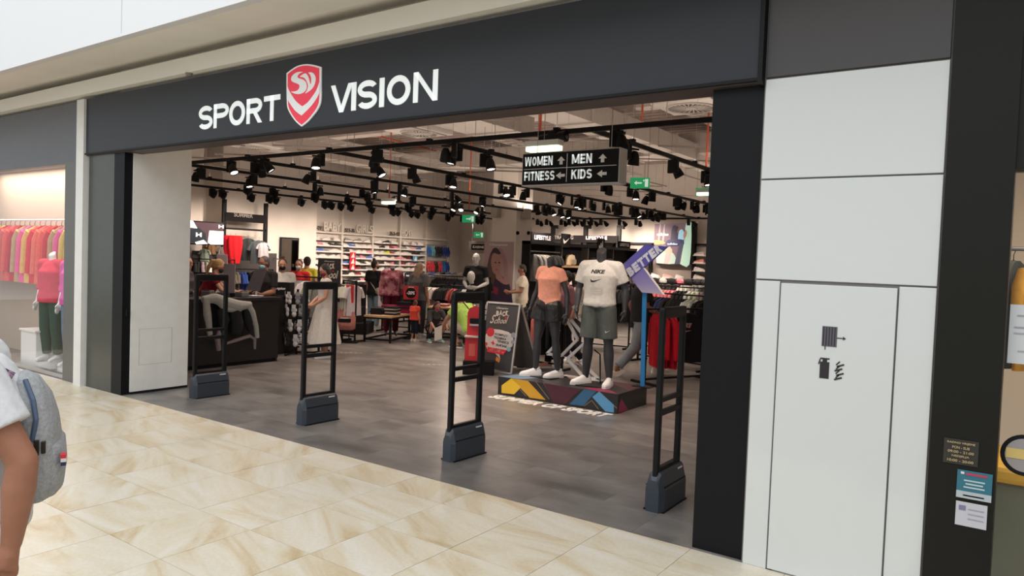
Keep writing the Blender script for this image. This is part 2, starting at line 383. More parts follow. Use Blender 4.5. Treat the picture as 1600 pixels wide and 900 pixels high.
# fascia board with its sign
fas = thing('shop_fascia', 'wide charcoal fascia board carrying the white shop name above the entrance', 'sign board', (-5.6, FY, 2.92))
def loc_put(name, mb, m, root, color=None, smooth=None):
    me = mb.mesh(name, smooth) if isinstance(mb, MB) else mb
    me.transform(Matrix.Translation(-root.location)) if root.rotation_euler.z == 0 else me.transform((Matrix.Translation(root.location) @ Matrix.Rotation(root.rotation_euler.z, 4, 'Z')).inverted())
    return put(name, me, m, root, color)
XL, XR = -9.76, -1.385
loc_put('board', MB().box(XL, XR, FY - .03, FY + .12, 2.94, 3.62), FASM, fas)
loc_put('underside_panel', MB().box(XL, XR, FY - .02, FY + .2, 2.915, 2.937), mat('brown_underside', (.06, .045, .042), .5), fas)
loc_put('edge_trim', MB().box(XR, XR + .028, FY - .05, FY + .05, 2.90, 3.62).box(XL, XR, FY - .045, FY - .03, 2.925, 2.945), BLK, fas)
zt, zb = P(421, 137, 1, FY).z, P(425, 175, 1, FY).z
SX = lambda u: 280 + u / 3.636
SYv = lambda v: 80 + v / 3.636
def glyph(ch, u0, u1, vm):
    a = P(SX(u0), SYv(vm), 1, FY - .035); b = P(SX(u1), SYv(vm), 1, FY - .035)
    w_, h_ = b.x - a.x, .245; mb = MB(); sx = 1 if ch == 'I' and u1 - u0 < 30 else .052 / w_
    for q in block_glyph(ch, .205, sx): mb.poly([(a.x + u * w_, FY - .036, 3.055 + v * h_) for u, v in q], .006, (0, 1, 0))
    o = put('letter', mb, LET)
    o.data.transform(Matrix.Translation(-fas.location)); o.parent = fas
for ch, u0, u1, vm in [('S', 112, 190, 330), ('P', 197, 281, 320), ('O', 285, 374, 305), ('R', 384, 472, 293), ('T', 482, 573, 275),
                       ('V', 862, 985, 212), ('I', 980, 1006, 205), ('S', 1015, 1125, 190), ('I', 1139, 1166, 175), ('O', 1182, 1314, 165), ('N', 1332, 1470, 145)]:
    glyph(ch, u0, u1, vm)
QX = lambda u, v: (440 + u / 7.825, 90 + v / 7.825)
def shield(name, pts, m, lift, th=.012):
    o = plane_prism(name, [QX(*p) for p in pts], 1, FY - .03, th, m, None, None, lift); o.data.transform(Matrix.Translation(-fas.location)); o.parent = fas; return o
SR = mat('shield_red', (.78, .035, .075), .4, emit=.25)
SW = mat('shield_white', (.85, .87, .88), .4, emit=.12)
def curve_pts(ps, n=6):
    out = []
    for i in range(len(ps) - 1):
        p0, p1, p2, p3 = ps[max(i - 1, 0)], ps[i], ps[i + 1], ps[min(i + 2, len(ps) - 1)]
        for t in [k / n for k in range(n)]:
            out.append(tuple(.5 * ((2 * p1[c]) + (-p0[c] + p2[c]) * t + (2 * p0[c] - 5 * p1[c] + 4 * p2[c] - p3[c]) * t * t + (-p0[c] + 3 * p1[c] - 3 * p2[c] + p3[c]) * t ** 3) for c in (0, 1)))
    return out + [ps[-1]]
L1 = curve_pts([(72, 195), (130, 150), (200, 108), (270, 88), (340, 84), (420, 96), (495, 118)])
L2 = curve_pts([(495, 118), (494, 300), (492, 520), (455, 630), (380, 730), (320, 795), (255, 845)])
L3 = curve_pts([(255, 845), (190, 790), (130, 710), (85, 620), (75, 520), (72, 350), (72, 195)])
out_ = L1 + L2[1:] + L3[1:-1]
cx, cy = 283, 440
shield('shield_backing', out_, SW, 0)
shield('shield_face', [(cx + (x - cx) * .905, cy + (y - cy) * .945) for x, y in out_], SR, .013, .004)
shield('shield_chevron', curve_pts([(88, 330), (105, 390), (140, 455), (200, 540), (275, 602)]) + curve_pts([(275, 602), (340, 555), (400, 480), (450, 400), (486, 300)])[1:] + curve_pts([(486, 420), (455, 495), (380, 600), (265, 714)]) + curve_pts([(265, 714), (190, 655), (130, 575), (100, 520), (90, 450)])[1:], SW, .018, .004)
shield('shield_letter', curve_pts([(280, 180), (215, 185), (160, 220), (140, 265), (155, 300), (215, 325), (240, 345), (235, 385), (200, 415), (135, 422)]) + curve_pts([(150, 432), (200, 450), (255, 448), (305, 420), (330, 370), (320, 310), (285, 275), (235, 258), (215, 240), (235, 205), (280, 182)]), SW, .018, .004)
shield('shield_letter', curve_pts([(245, 238), (285, 210), (320, 202), (350, 245), (372, 330)]) + curve_pts([(384, 322), (385, 260), (370, 215), (350, 190), (400, 192), (435, 240), (430, 320), (390, 390), (315, 445)]) + curve_pts([(312, 440), (338, 395), (345, 340), (320, 280), (290, 250), (246, 240)]), SW, .018, .004)
# jambs, pilaster
struct('trim_1', MB().box(-1.68, -1.36, FY + .03, FY + .35, 0, 2.92), JMB)['label'] = 'black right-hand jamb of the shop entrance'
struct('trim_2', MB().box(-9.73, -9.10, FY, FY + .35, 0, 2.92), mat('olive_grey_panel', (.055, .06, .05), .3, noise=.1))['label'] = 'olive-grey panel left of the shop entrance'
struct('trim_3', MB().box(-9.10, -8.86, FY, FY + .1, 0, 2.92), JMB)['label'] = 'black strip beside the white return wall'
struct('trim_4', MB().box(-9.95, -9.76, FY - .06, FY + .1, 0, 3.62), WHT)['label'] = 'slim white pilaster between the two shopfronts'
# white return wall at left of entrance
wr = struct('wall_entrance', MB().box(-9.10, -8.84, FY + .1, 5.31, 0.02, 3.2), mat('cream_return_wall', (.88, .88, .84), .6, noise=.04))
mb = MB()
for a, b, c_, d_ in ((4.67, 5.09, .35, .352), (4.67, 5.09, .79, .792), (4.67, 4.673, .35, .792), (5.087, 5.09, .35, .792)):
    mb.box(-8.842, -8.838, a, b, c_, d_)
put('access_hatch', mb, mat('hatch_line', (.35, .34, .31), .6), wr)
put('latch', MB().box(-8.845, -8.82, 4.50, 4.53, .96, 1.04, .004), BLK, wr)
struct('baseboard_entrance', MB().box(-8.86, -8.835, FY + .1, 5.31, 0, .03), BLKM)
# right-hand glass panel wall
GP = mat('back_painted_white_glass', (.66, .685, .68), .12, spec=.6, coat=.3)
GR = mat('panel_joint', (.2, .19, .18), .6)
wp = struct('wall_panelled', MB().box(-1.355, -.385, FY + .01, FY + .3, 0, 3.62), GR)
def pnl(x0, x1, z0, z1, m, name='panel', y=FY - .005): return put(name, MB().box(x0, x1, y, FY + .02, z0, z1, .003), m, wp)
pnl(-1.345, -.395, 2.945, 3.62, mat('charcoal_panel', (.055, .051, .053), .45), y=FY - .008)
pnl(-1.345, -.395, 2.345, 2.935, GP); pnl(-1.345, -.395, 1.745, 2.335, GP)
pnl(-1.345, -1.205, 0, 1.735, GP); pnl(-.572, -.395, 0, 1.735, GP)
hd = pnl(-1.195, -.58, 0.01, 1.725, GP, 'hydrant_cupboard_door', FY - .015)
ICN = mat('icon_black', (.02, .018, .02), .5)
def icon(name, mbx): o = put(name, mbx, ICN, hd); return o
yf = FY - .0155
mb = MB().box(-.952, -.872, yf - .002, yf, 1.375, 1.49)
put('hose_symbol', mb, mat('icon_grey', (.10, .09, .12), .5), hd)
mb = MB()
for i in range(5): mb.box(-.946 + i * .015, -.941 + i * .015, yf - .003, yf - .001, 1.38, 1.486)
mb.box(-.872, -.83, yf - .002, yf, 1.425, 1.430).poly([(-.84, yf - .001, 1.438), (-.84, yf - .001, 1.417), (-.825, yf - .001, 1.4275)], .002, (0, -1, 0)).box(-.935, -.93, yf - .002, yf, 1.355, 1.375)
icon('hose_symbol', mb)
mb = MB().box(-.955, -.905, yf - .002, yf, 1.19, 1.285).box(-.942, -.918, yf - .002, yf, 1.285, 1.30).box(-.955, -.905, yf - .002, yf, 1.30, 1.308).bar((-.955, yf - .001, 1.30), (-.962, yf - .001, 1.27), .006)
icon('extinguisher_symbol', mb)
mb = MB()
for i in range(4): mb.bar((-.875 + .01 * (i % 2), yf - .001, 1.19 + i * .025), (-.835 + .008 * (i % 2), yf - .001, 1.205 + i * .025), .009, .003, (0, 1, 0)).bar((-.868, yf - .001, 1.2 + i * .025), (-.85, yf - .001, 1.22 + i * .025), .007, .003, (0, 1, 0))
icon('fire_symbol', mb)
# soffit, cornice and bulkhead of the gallery above
BEI = mat('soffit_paint', (.90, .87, .80), .75, noise=.04, nscale=2)
struct('trim_5', MB().box(-26, 3, FY - .06, FY + .25, 3.66, 3.70).box(-26, 3, FY - .10, FY - .06, 3.66, 3.83), mat('cornice_paint', (.90, .88, .82), .65))['label'] = 'cream cornice strip over the fascia'
mb = MB().box(-26, 14, 3.70, FY + .2, 3.92, 4.0)
prof = [(3.72, 3.92), (3.69, 3.84), (3.70, 3.80), (3.78, 3.80), (3.95, 3.86), (4.25, 3.915)]
struct('ceiling', mb, BEI)['label'] = 'beige soffit over the walkway edge'
mb = MB(); n_ = [(y, z) for y, z in ((3.66, 3.82), (3.80, 3.80), (4.12, 3.83), (4.22, 3.86), (4.22, 3.93), (3.66, 3.93))]
mb.loft([[mb.b.verts.new((x, y, z)) for y, z in n_] for x in (-26, 14)])
struct('trim_6', mb, BEI, smooth=30)['label'] = 'rounded beige lower lip of the gallery edge'
blk = struct('wall_gallery', MB().box(-26, 14, 3.58, 3.66, 3.80, 6.6), mat('gallery_white', (.80, .81, .83), .6))
mb = MB()
for x in (-26, -19.7, -13.45, -7.2, -1, 5.2): mb.box(x, x + .008, 3.577, 3.581, 3.83, 6.6)
put('panel_joint', mb, mat('soft_joint', (.6, .61, .62), .7), blk)
struct('wall_fascia_side', MB().box(-26, 3, FY + .1, FY + .2, 3.6, 3.95), BEI)
# opposite side of the mall walkway (closes the space behind the viewer)
struct('wall_opposite', MB().box(-26, 14, -9.2, -9, 0, 3.6), mat('opposite_wall', (.78, .78, .76), .6))
# dark frame + neighbour right
nf = struct('trim_7', MB().box(-.385, -.085, FY - .02, FY + .3, 0, 3.62), mat('anthracite_frame', (.012, .012, .010), .45, spec=.2))
nf['label'] = 'anthracite frame right of the white glass panels'
NFA = mat('neighbour_fascia', (.105, .108, .118), .4, noise=.05)
struct('wall_neighbour', MB().box(-26, -9.95, FY, FY + .15, 2.84, 3.62), NFA)['label'] = 'mid-grey fascia of the shop on the left'
struct('trim_8', MB().box(-10.36, -9.95, FY - .01, FY + .2, 0, 2.86), mat('neighbour_frame', (.12, .12, .11), .4))['label'] = 'grey-brown pier at the end of the left shop window'
struct('wall_neighbour', MB().box(-.085, 6, FY, FY + .15, 2.35, 3.62), mat('neighbour_fascia_dark', (.014, .014, .012), .45, spec=.2))['label'] = 'anthracite fascia of the shop on the right'
GLS = glass_mat('shop_window_glass')
w1 = struct('window_1', MB().box(-20, -10.36, FY + .05, FY + .062, .06, 2.84), GLS); w1['label'] = 'large window of the shop on the left'
w2 = struct('window_2', MB().box(-.085, 6, FY + .05, FY + .062, .06, 2.35), GLS); w2['label'] = 'window of the shop on the right'
put('window_sill', MB().box(-20, -10.36, FY + .02, FY + .1, 0, .06), STEEL, w1)
put('window_sill', MB().box(-.085, 6, FY + .02, FY + .1, 0, .06), BLK, w2)
struct('wall_neighbour', MB().box(-20, -10.0, 5.22, 5.28, 0, 3).box(-10.02, -9.98, FY + .2, 5.28, 0, 3).box(-20, -9.98, FY + .1, 5.28, 3.0, 3.08), mat('neighbour_backdrop', (.52, .43, .36), .7))['label'] = 'inner walls and ceiling of the left shop window'
struct('wall_neighbour', MB().box(-.5, 6, 7.6, 7.7, 0, 3).box(-.9, 6, FY + .1, 7.7, 3.0, 3.08).box(-.9, -.86, FY + .3, 7.7, 0, 3), mat('neighbour_backdrop2', (.6, .52, .42), .7))['label'] = 'inner walls and ceiling of the right shop'
area('neighbour_window_lamp', (-12.5, 4.9, 2.95), (4, .4), 70, (1, .86, .72))
area('neighbour_window_lamp', (1.2, 5.6, 2.95), (2, 1), 60, (1, .85, .7))
# ================================================================ TRACK LIGHTING
RZ = 3.2
def rail(name, label, a, b):
    a, b = Vector(a), Vector(b); t = thing(name, label, 'light rail', ((a.x + b.x) / 2, (a.y + b.y) / 2, RZ))
    L = t.location.copy(); d = (b - a).normalized(); n = int((b - a).length / 2)
    put('rail_profile', MB().bar(a - L, b - L, .038, .05), BLK, t)
    l = bpy.data.lights.new('ceiling_fill', 'AREA'); l.shape = 'RECTANGLE'; l.size = (b - a).length; l.size_y = .03; l.energy = CEILING_FILL_POWER * (b - a).length / 13; l.color = WARM  # upward fill added to brighten the ceiling, not a lamp on the rail
    lo = bpy.data.objects.new('added_ceiling_fill', l); lo.location = (0, 0, .06); lo.rotation_euler = (PI, 0, math.atan2(d.y, d.x)); link(lo, t)
    for i in range(n + 1):
        p = a + (b - a) * ((i + .5) / (n + 1)) - L
        put('suspension_wire', MB().cyl(p, p + Vector((0, 0, 2.0)), .003, n=5), STEEL, t)
        put('wire_clamp', MB().box(p.x - .03, p.x + .03, p.y - .03, p.y + .03, .02, .05), BLK, t)
    return t
FR_Y = 6.76
rail('lighting_rail', 'front black lighting rail running parallel to the shopfront', (-12.5, FR_Y, RZ), (-1.5, FR_Y, RZ))
RAILS = {'a': -3.82, 'b': -5.86, 'c': -7.89, 'd': -9.92, 'e': -11.6, 'f': -13.5, 'g': -15.2}
RN = {'a': 'first long rail from the right', 'b': 'second long rail from the right', 'c': 'third long rail from the right', 'd': 'fourth long rail from the right', 'e': 'fifth long rail from the right', 'f': 'sixth long rail from the right', 'g': 'leftmost long rail', 'x': 'front cross rail', 'y': 'rear cross rail'}
for k_, x in RAILS.items():
    rail('lighting_rail', 'black lighting rail into the shop, the ' + RN[k_].replace(' long', ''), (x, FR_Y if x > -12.4 else 7.6, RZ), (x, 20.27, RZ))
rail('lighting_rail', 'rear black lighting rail running along the back wall', (-12.3, 20.3, RZ), (-1.6, 20.3, RZ))
prof = [(.018, 0), (.03, -.005), (.045, -.03), (.058, -.075), (.066, -.13), (.068, -.165), (.06, -.165), (.055, -.14), (.02, -.12)]
hm = MB().lathe(prof, n=14).cyl((-.05, 0, .02), (.05, 0, .02), .012, n=8).mesh('head', 50); hm.materials.append(BLK)
lm = MB().cyl((0, 0, -.146), (0, 0, -.150), .055, n=14).mesh('lens')
lm.materials.append(mat('lamp_lens', (1, .9, .8), .4, emit=9))
bm_ = MB().box(-.028, .028, -.07, .07, -.17, 0, .006).cyl((0, 0, 0), (0, 0, .03), .03, n=10).mesh('driver_box'); bm_.materials.append(BLK)
am_ = MB().tube([(0, .05, -.02), (.02, .08, -.03), (.07, .08, -.05)], .008, 6).mesh('arm'); am_.materials.append(BLK)
NSPOT = 0
def head(x, y, label, group, aim=None, az=None, power=1):
    global NSPOT
    az = random.uniform(0, 2 * PI) if az is None else az
    t = thing('track_spotlight', label, 'spotlight', (x, y, RZ - .03), az, group)
    def add(n, me, lc=(0, 0, 0), rt=(0, 0, 0), par=t):
        o = bpy.data.objects.new(n, me); o.location = lc; o.rotation_euler = rt; return link(o, par)
    az = 0 if aim else az; t.rotation_euler = (0, 0, az)
    if aim: v = Vector(aim)
    else:
        a_ = random.uniform(0, 2 * PI); s_ = random.uniform(.1, .8); v = Vector((s_ * math.cos(a_), s_ * math.sin(a_), -1))
    v.rotate(Matrix.Rotation(-az, 3, 'Z'))
    add('driver_box', bm_); add('arm', am_)
    h = add('lamp_head', hm, (.10, .04, -.06), v.to_track_quat('-Z', 'Y').to_euler()); add('lens', lm, par=h)
    l = bpy.data.lights.new('spot', 'SPOT'); l.energy = SPOT_POWER * power; l.color = WARM; l.spot_size = 1.75; l.spot_blend = .8; l.shadow_soft_size = .05
    lo = bpy.data.objects.new('spot_light', l); lo.location = (0, 0, -.17); link(lo, h)
    NSPOT += 1
HEADS = {'a': [980, 1052, 1104], 'b': [712, 755, 943, 983, 1018, 1056, 1062, 1081, 1089, 1103],
 'c': [584, 642, 701, 781, 800, 822, 873, 893, 905, 913, 923, 943, 960, 968, 987, 994, 1011, 1017, 1030, 1037],
 'd': [397, 488, 584, 624, 705, 753, 838, 849, 857, 876, 889], 'e': [313, 395, 491, 565, 585, 622, 645, 706, 714, 753],
 'f': [385, 425, 490, 542, 575, 610, 636, 659, 675, 706, 753], 'g': [331, 346, 390, 419, 429, 469, 506, 516, 531, 546, 579, 612, 621, 642, 651, 671, 699, 722, 746, 752]}
for k_, lst in HEADS.items():
    for i, px in enumerate(sorted(lst)):
        y = P(px, 330 if k_ != 'a' else 260, 0, RAILS[k_]).y
        y = min(max(y, 7.0), 20.0)
        head(RAILS[k_], y, 'black spotlight, %s from the near end of the %s' % (ORD[i], RN[k_]), 'spotlights on the ceiling rails', aim=(-1, random.uniform(-.4, .4), -.72 - random.uniform(0, .3)) if k_ in 'gf' else None, power=1.1 if k_ in 'gf' else (1.9 if y > 13 else 1.1))
for i, px in enumerate([362, 414, 502, 590, 710, 851, 962]):
    head(P(px, 240, 1, FR_Y).x, FR_Y, 'black spotlight on the front cross rail, %s from the left' % ORD[i], 'spotlights on the ceiling rails')
for i, px in enumerate([840, 854, 877, 889, 902, 913, 924, 939, 968, 994, 1076]):
    head(P(px, 345, 1, 20.3).x, 20.3, 'black spotlight on the rear cross rail, %s from the left' % ORD[i], 'spotlights on the ceiling rails', aim=(random.uniform(-.6, .6), .9, -.75), power=1.3)
# ================================================================ CEILING SERVICES
DUCT = mat('galvanised_duct', (.55, .52, .48), .45, .25, noise=.08)
def duct(label, x0, x1, y0, y1, z0, z1, along):
    t = thing('air_duct', label, 'air duct', ((x0 + x1) / 2, (y0 + y1) / 2, z0))
    mb = MB().box(x0, x1, y0, y1, z0, z1)
    loc_put('duct_body', mb, DUCT, t)
    L = (x1 - x0) if along == 0 else (y1 - y0)
    for i in range(int(L / 1.2) + 1):
        a = (x0 if along == 0 else y0) + i * 1.2
        if along == 0: m2 = MB().box(a, a + .03, y0 - .03, y1 + .03, z0 - .03, z1 + .03)
        else: m2 = MB().box(x0 - .03, x1 + .03, a, a + .03, z0 - .03, z1 + .03)
        loc_put('duct_flange', m2, DUCT, t)
duct('long rectangular air duct crossing above the front light rail', -11.5, -2.0, 8.9, 9.7, 4.15, 4.65, 0)
duct('boxy air duct running into the shop above the hanging direction sign', -6.9, -6.2, 9.75, 19.5, 4.2, 4.55, 1)
duct('short fat duct branch left of the hanging direction sign', -8.9, -7.8, 9.75, 11.6, 4.17, 4.7, 1)
duct('wide duct along the far part of the ceiling', -17.5, -2.0, 15.8, 16.6, 4.35, 4.8, 0)
duct('rectangular duct above the shoe wall', -15.8, -15.2, 8.5, 15.6, 4.3, 4.7, 1)
RIB = mat('steel_rib', (.42, .36, .33), .7)
mb = MB()
for i in range(60): mb.box(-18.2, -1.3, 4.9 + i * .29, 4.9 + i * .29 + .06, 5.08, 5.2)
struct('trim_9', mb, RIB)['label'] = 'ribs of the raw concrete deck under the roof'
for i, y in enumerate((7.6, 12.6, 17.4)):
    struct('trim_%d' % (10 + i), MB().box(-18.2, -1.3, y, y + .35, 4.75, 5.2), CEILM)['label'] = '%s ceiling beam from the front' % ORD[i]
CW = mat('cable_wire', (.3, .26, .24), .7)
cw = MB(); rr = random.Random(3)
for i in range(130):
    x = rr.uniform(-17, -2); y = rr.uniform(6, 20); z = rr.choice((3.7, 3.9, 4.1)); cw.cyl((x, y, z), (x, y, 5.2), .005, n=4)
    if i % 3 == 0: cw.bar((x, y, z), (x + (rr.random() < .5) * 1.8, y + 1.2, z), .02, .03)
o = put('suspension_wires', cw, CW); tag(o, 'thin hanger wires and cable channels under the raw ceiling', 'wires', kind='stuff')
REDP = mat('red_sprinkler_pipe', (.5, .09, .04), .45)
def pipe(label, pts, r=.022):
    pts = [Vector(p) for p in pts]
    if len(pts) == 2: pts[0] = Vector((pts[1].x, pts[1].y, 5.2))
    p0 = Vector(pts[0]); o = put('sprinkler_pipe', MB().tube([Vector(p) for p in pts], r, 8), REDP); tag(o, label, 'pipe')
pipe('red sprinkler drop pipe above the hanging direction sign', [P(843, 170, 1, 8.0) + Vector((0, 0, .9)), P(843, 222, 1, 8.0)], .02)
pipe('thin red sprinkler drop at the right end of the front rail', [P(1005, 150, 1, 9.8) + Vector((0, 0, .6)), P(1003, 190, 1, 9.8)], .015)
pipe('thin red sprinkler drop near the right jamb', [P(1104, 190, 1, 10.5) + Vector((0, 0, .6)), P(1102, 292, 1, 10.5)], .015)
pipe('thin red sprinkler drop above the kids shoe wall', [P(608, 222, 1, 11.5) + Vector((0, 0, .9)), P(608, 312, 1, 11.5)], .013)
pipe('thin red sprinkler drop just left of the white column', [P(733, 245, 1, 12.5) + Vector((0, 0, .4)), P(733, 328, 1, 12.5)], .013)
pipe('red sprinkler pipe running diagonally under the ceiling', [P(560, 205, 2, 5.0), P(690, 238, 2, 5.0), P(735, 246, 2, 5.0), P(735, 246, 2, 5.0) + Vector((0, 0, .2))], .025)
def diffuser(px, py, label):
    c = G(px, py, 4.1); t = thing('ceiling_diffuser', label, 'air vent', c, 0, 'round ceiling air vents')
    put('diffuser_plate', MB().box(-.45, .45, -.45, .45, 0, .12, .01), mat('diffuser_plate', (.6, .57, .54), .6), t)
    put('diffuser_ring', MB().lathe([(.36, 0), (.36, -.02), (.33, -.025), (.33, .0)], n=32), DUCT, t)
    put('diffuser_core', MB().cyl((0, 0, -.002), (0, 0, -.006), .33, n=32), mat('diffuser_dark', (.05, .045, .04), .8), t)
    v = MB()
    for i in range(24):
        a = 2 * PI * i / 24; v.bar((.09 * math.cos(a), .09 * math.sin(a), -.012), (.32 * math.cos(a + .25), .32 * math.sin(a + .25), -.012), .02, .006)
    v.cyl((0, 0, -.02), (0, 0, -.005), .08, n=16)
    put('diffuser_vanes', v, DUCT, t)
    for sx in (-.4, .4): put('suspension_wire', MB().cyl((sx, 0, .1), (sx, 0, 1.1), .004, n=5), STEEL, t)
diffuser(1080, 168, 'round slotted air vent nearest the right jamb'); diffuser(655, 208, 'round slotted air vent behind the lettering end of the sign fascia')
diffuser(398, 230, 'round slotted air vent at the left end of the opening'); diffuser(955, 256, 'round slotted air vent behind the hanging direction sign')
# emergency luminaires
EMB = mat('emergency_light_glow', (.72, .85, .55), .4, emit=2.2)
def emerg(px, py, dep, label, w=.3):
    c = D(px, py, dep); t = thing('emergency_light', label, 'emergency light', c)
    put('housing', MB().box(-w / 2, w / 2, -.06, .06, 0, .06, .008), WHP, t); put('diffuser_cover', MB().box(-w / 2 + .01, w / 2 - .01, -.055, .055, -.05, 0, .01), EMB, t)
    put('suspension_wire', MB().cyl((0, 0, .06), (0, 0, 5.2 - c.z), .004, n=5), CW, t)
emerg(850, 229, 7.7, 'glowing emergency light above the hanging direction sign', .42); emerg(607, 315, 14, 'glowing emergency light over the kids shoe wall'); emerg(1102, 301, 12.5, 'glowing emergency light at the right jamb')
GRN = mat('exit_green', (.02, .36, .13), .4, emit=.5)
def exit_sign(px, py, dep, w, label, arrow):
    c = D(px, py, dep); t = thing('exit_sign', label, 'exit sign', c, .3); h = w * .55
    put('sign_plate', MB().box(-w / 2, w / 2, -.015, .015, -h / 2, h / 2, .004), GRN, t)
    m = MB(); s = arrow
    y = -.018
    m.box(-.16 * w, .10 * w, y, y + .003, -.035 * w, .035 * w)
    ex = -.16 * w if s < 0 else .10 * w
    m.poly([(ex, y, .11 * w), (ex, y, -.11 * w), (ex + s * .13 * w, y, 0)], .003, (0, 1, 0))
    m.box(.26 * w, .42 * w, y, y + .003, -h * .36, h * .36)
    m.sph((.2 * w, y, h * .22), .04 * w, .003, .04 * w)
    put('pictogram', m, mat('exit_white', (.8, .9, .82), .4, emit=.5), t)
    for sx in (-w * .4, w * .4): put('suspension_wire', MB().cyl((sx, 0, h / 2), (sx, 0, 5.2 - c.z), .004, n=5), CW, t)
exit_sign(1000, 286, 11.3, .30, 'green exit sign right of the hanging direction sign', -1)
exit_sign(732, 342, 19.5, .36, 'upper green exit sign left of the white column', 1)
exit_sign(748, 367, 24, .34, 'lower green exit sign above the fitting room sign', -1)
exit_sign(1099, 300, 14.5, .30, 'green exit sign half hidden by the right jamb', 1)
# hanging direction sign
SY_ = 6.2
A_, B_, C_ = P(816, 240, 1, SY_), P(969, 228, 1, SY_), P(816, 291, 1, SY_)
z1, z0 = A_.z, P(818, 291, 1, SY_).z
zz1 = (P(816, 240, 1, SY_).z + P(969, 229, 1, SY_).z) / 2; zz0 = (P(817, 291, 1, SY_).z + P(969, 286, 1, SY_).z) / 2
x0, x1 = A_.x, B_.x
ds = thing('direction_sign', 'black hanging direction sign reading women, men, fitness, kids', 'sign', ((x0 + x1) / 2, SY_, zz0))
loc_put('sign_box', MB().box(x0, x1, SY_ + .008, SY_ + .16, zz0, zz1, .005), mat('sign_case_grey', (.5, .49, .47), .4), ds)
loc_put('sign_face', MB().box(x0 + .012, x1 - .012, SY_, SY_ + .01, zz0 + .012, zz1 - .012), BLKM, ds)
def onsign(u, v): return (x0 + (x1 - x0) * u, SY_ - .001, zz0 + (zz1 - zz0) * v)
w_, h_ = x1 - x0, zz1 - zz0
for s, u, v, du in (('WOMEN', .035, .60, .30), ('FITNESS', .035, .16, .325), ('MEN', .535, .60, .20), ('KIDS', .535, .16, .205)):
    O_ = Vector(onsign(u, v)); O_.y -= .003; o = put('lettering', block_word(s, O_, w_ * du, h_ * .27), LET); o.data.transform(Matrix.Translation(-ds.location)); o.parent = ds
mb = MB().box(x0 + .03, x1 - .03, SY_ - .004, SY_, zz0 + h_ * .495, zz0 + h_ * .51).box(x0 + w_ * .483, x0 + w_ * .488, SY_ - .004, SY_, zz0 + .03, zz1 - .03)
loc_put('divider_line', mb, INK, ds)
def arrow(u, v, up):
    c = Vector(onsign(u, v)); s = .068; pts = [(-.5, 0), (0, .62), (.5, 0), (.2, 0), (.2, -.55), (-.2, -.55), (-.2, 0)]
    if up: q = [(c.x + a * s * 1.3, SY_ - .001, c.z + b * s) for a, b in pts]
    else: q = [(c.x - b * s * 1.3, SY_ - .001, c.z + a * s) for a, b in pts]
    loc_put('arrow', MB().poly(q, .004, (0, -1, 0)), INK, ds)
arrow(.425, .71, 1); arrow(.425, .28, 0); arrow(.84, .71, 1); arrow(.84, .28, 0)
for u in (.12, .88):
    loc_put('suspension_wire', MB().cyl((x0 + w_ * u, SY_ + .08, zz1), (x0 + w_ * u, SY_ + .08, 5.2), .004, n=5), STEEL, ds)
# projector next to the spotlight above the sign
t = thing('projector_spot', 'black cylindrical projector above the direction sign', 'projector', P(865, 217, 1, 6.7))
put('body', MB().cyl((-.16, 0, 0), (.16, 0, .02), .05, .06, 16).box(-.05, .05, -.05, .05, .03, .08, .01), BLK, t, smooth=40); put('lens', MB().cyl((.16, 0, .02), (.175, 0, .022), .04, n=14), GLS, t)
put('bracket', MB().bar((0, 0, .05), (0, .04, RZ - t.location.z), .02), BLK, t)
# ================================================================ SECURITY GATES
def antenna(x, label):
    y0, y1, zt = 4.98, 5.37, 1.5
    t = thing('security_gate', label, 'security gate', (x, (y0 + y1) / 2, 0), random.uniform(-.05, .03), 'anti-theft gates across the entrance')
    h = (y1 - y0) / 2
    for s, z in ((-1, .10), (1, .20)): put('post', MB().box(-.022, .022, s * h - .024, s * h + .024, z, zt - .02, .01), BLK, t)
    # top cap with rounded corner
    put('top_rail', MB().box(-.025, .025, -h - .024, h + .024, zt - .085, zt, .018), BLK, t)
    put('crossbar', MB().box(-.018, .018, -h + .02, h - .02, .80, .835, .004), BLK, t); put('crossbar', MB().box(-.018, .018, -h + .02, h - .02, .70, .74, .004), BLK, t)
    put('crossbar', MB().box(-.02, .02, -h + .02, h - .02, .285, .315, .004), BLK, t)
    m = MB(); sec = [(-.075, 0), (.075, 0), (.075, .16), (.066, .19), (.045, .275), (.03, .29), (-.03, .29), (-.045, .275), (-.066, .19), (-.075, .16)]
    L0, L1 = -h - .04, h + .04
    def rg(y, k=1): return [m.b.verts.new((a * k, y, b * (1 if b < .2 else (k + 1) / 2))) for a, b in sec]
    m.loft([rg(L0, .6), rg(L0 + .035, 1), rg(L1 - .02, 1), rg(L1, .8)])
    b = put('base_housing', m, DKG, t)
    put('housing_seam', MB().box(-.0765, .0765, L0 + .04, L1 - .03, .182, .187), BLK, b)
    put('maker_mark', MB().box(.045, .053, h - .09, h - .01, .255, .266).box(-.053, -.045, h - .09, h - .01, .255, .266), INK, b)
    put('foot_plate', MB().box(-.08, .08, L0 + .02, L1, 0, .012), BLK, t)
antenna(-8.13, 'leftmost black anti-theft gate, beside the white return wall'); antenna(-6.13, 'second anti-theft gate from the left, in front of the woman in white')
antenna(-4.12, 'third anti-theft gate from the left, beside the folding promotion board'); antenna(-2.16, 'rightmost and nearest anti-theft gate, beside the black jamb')
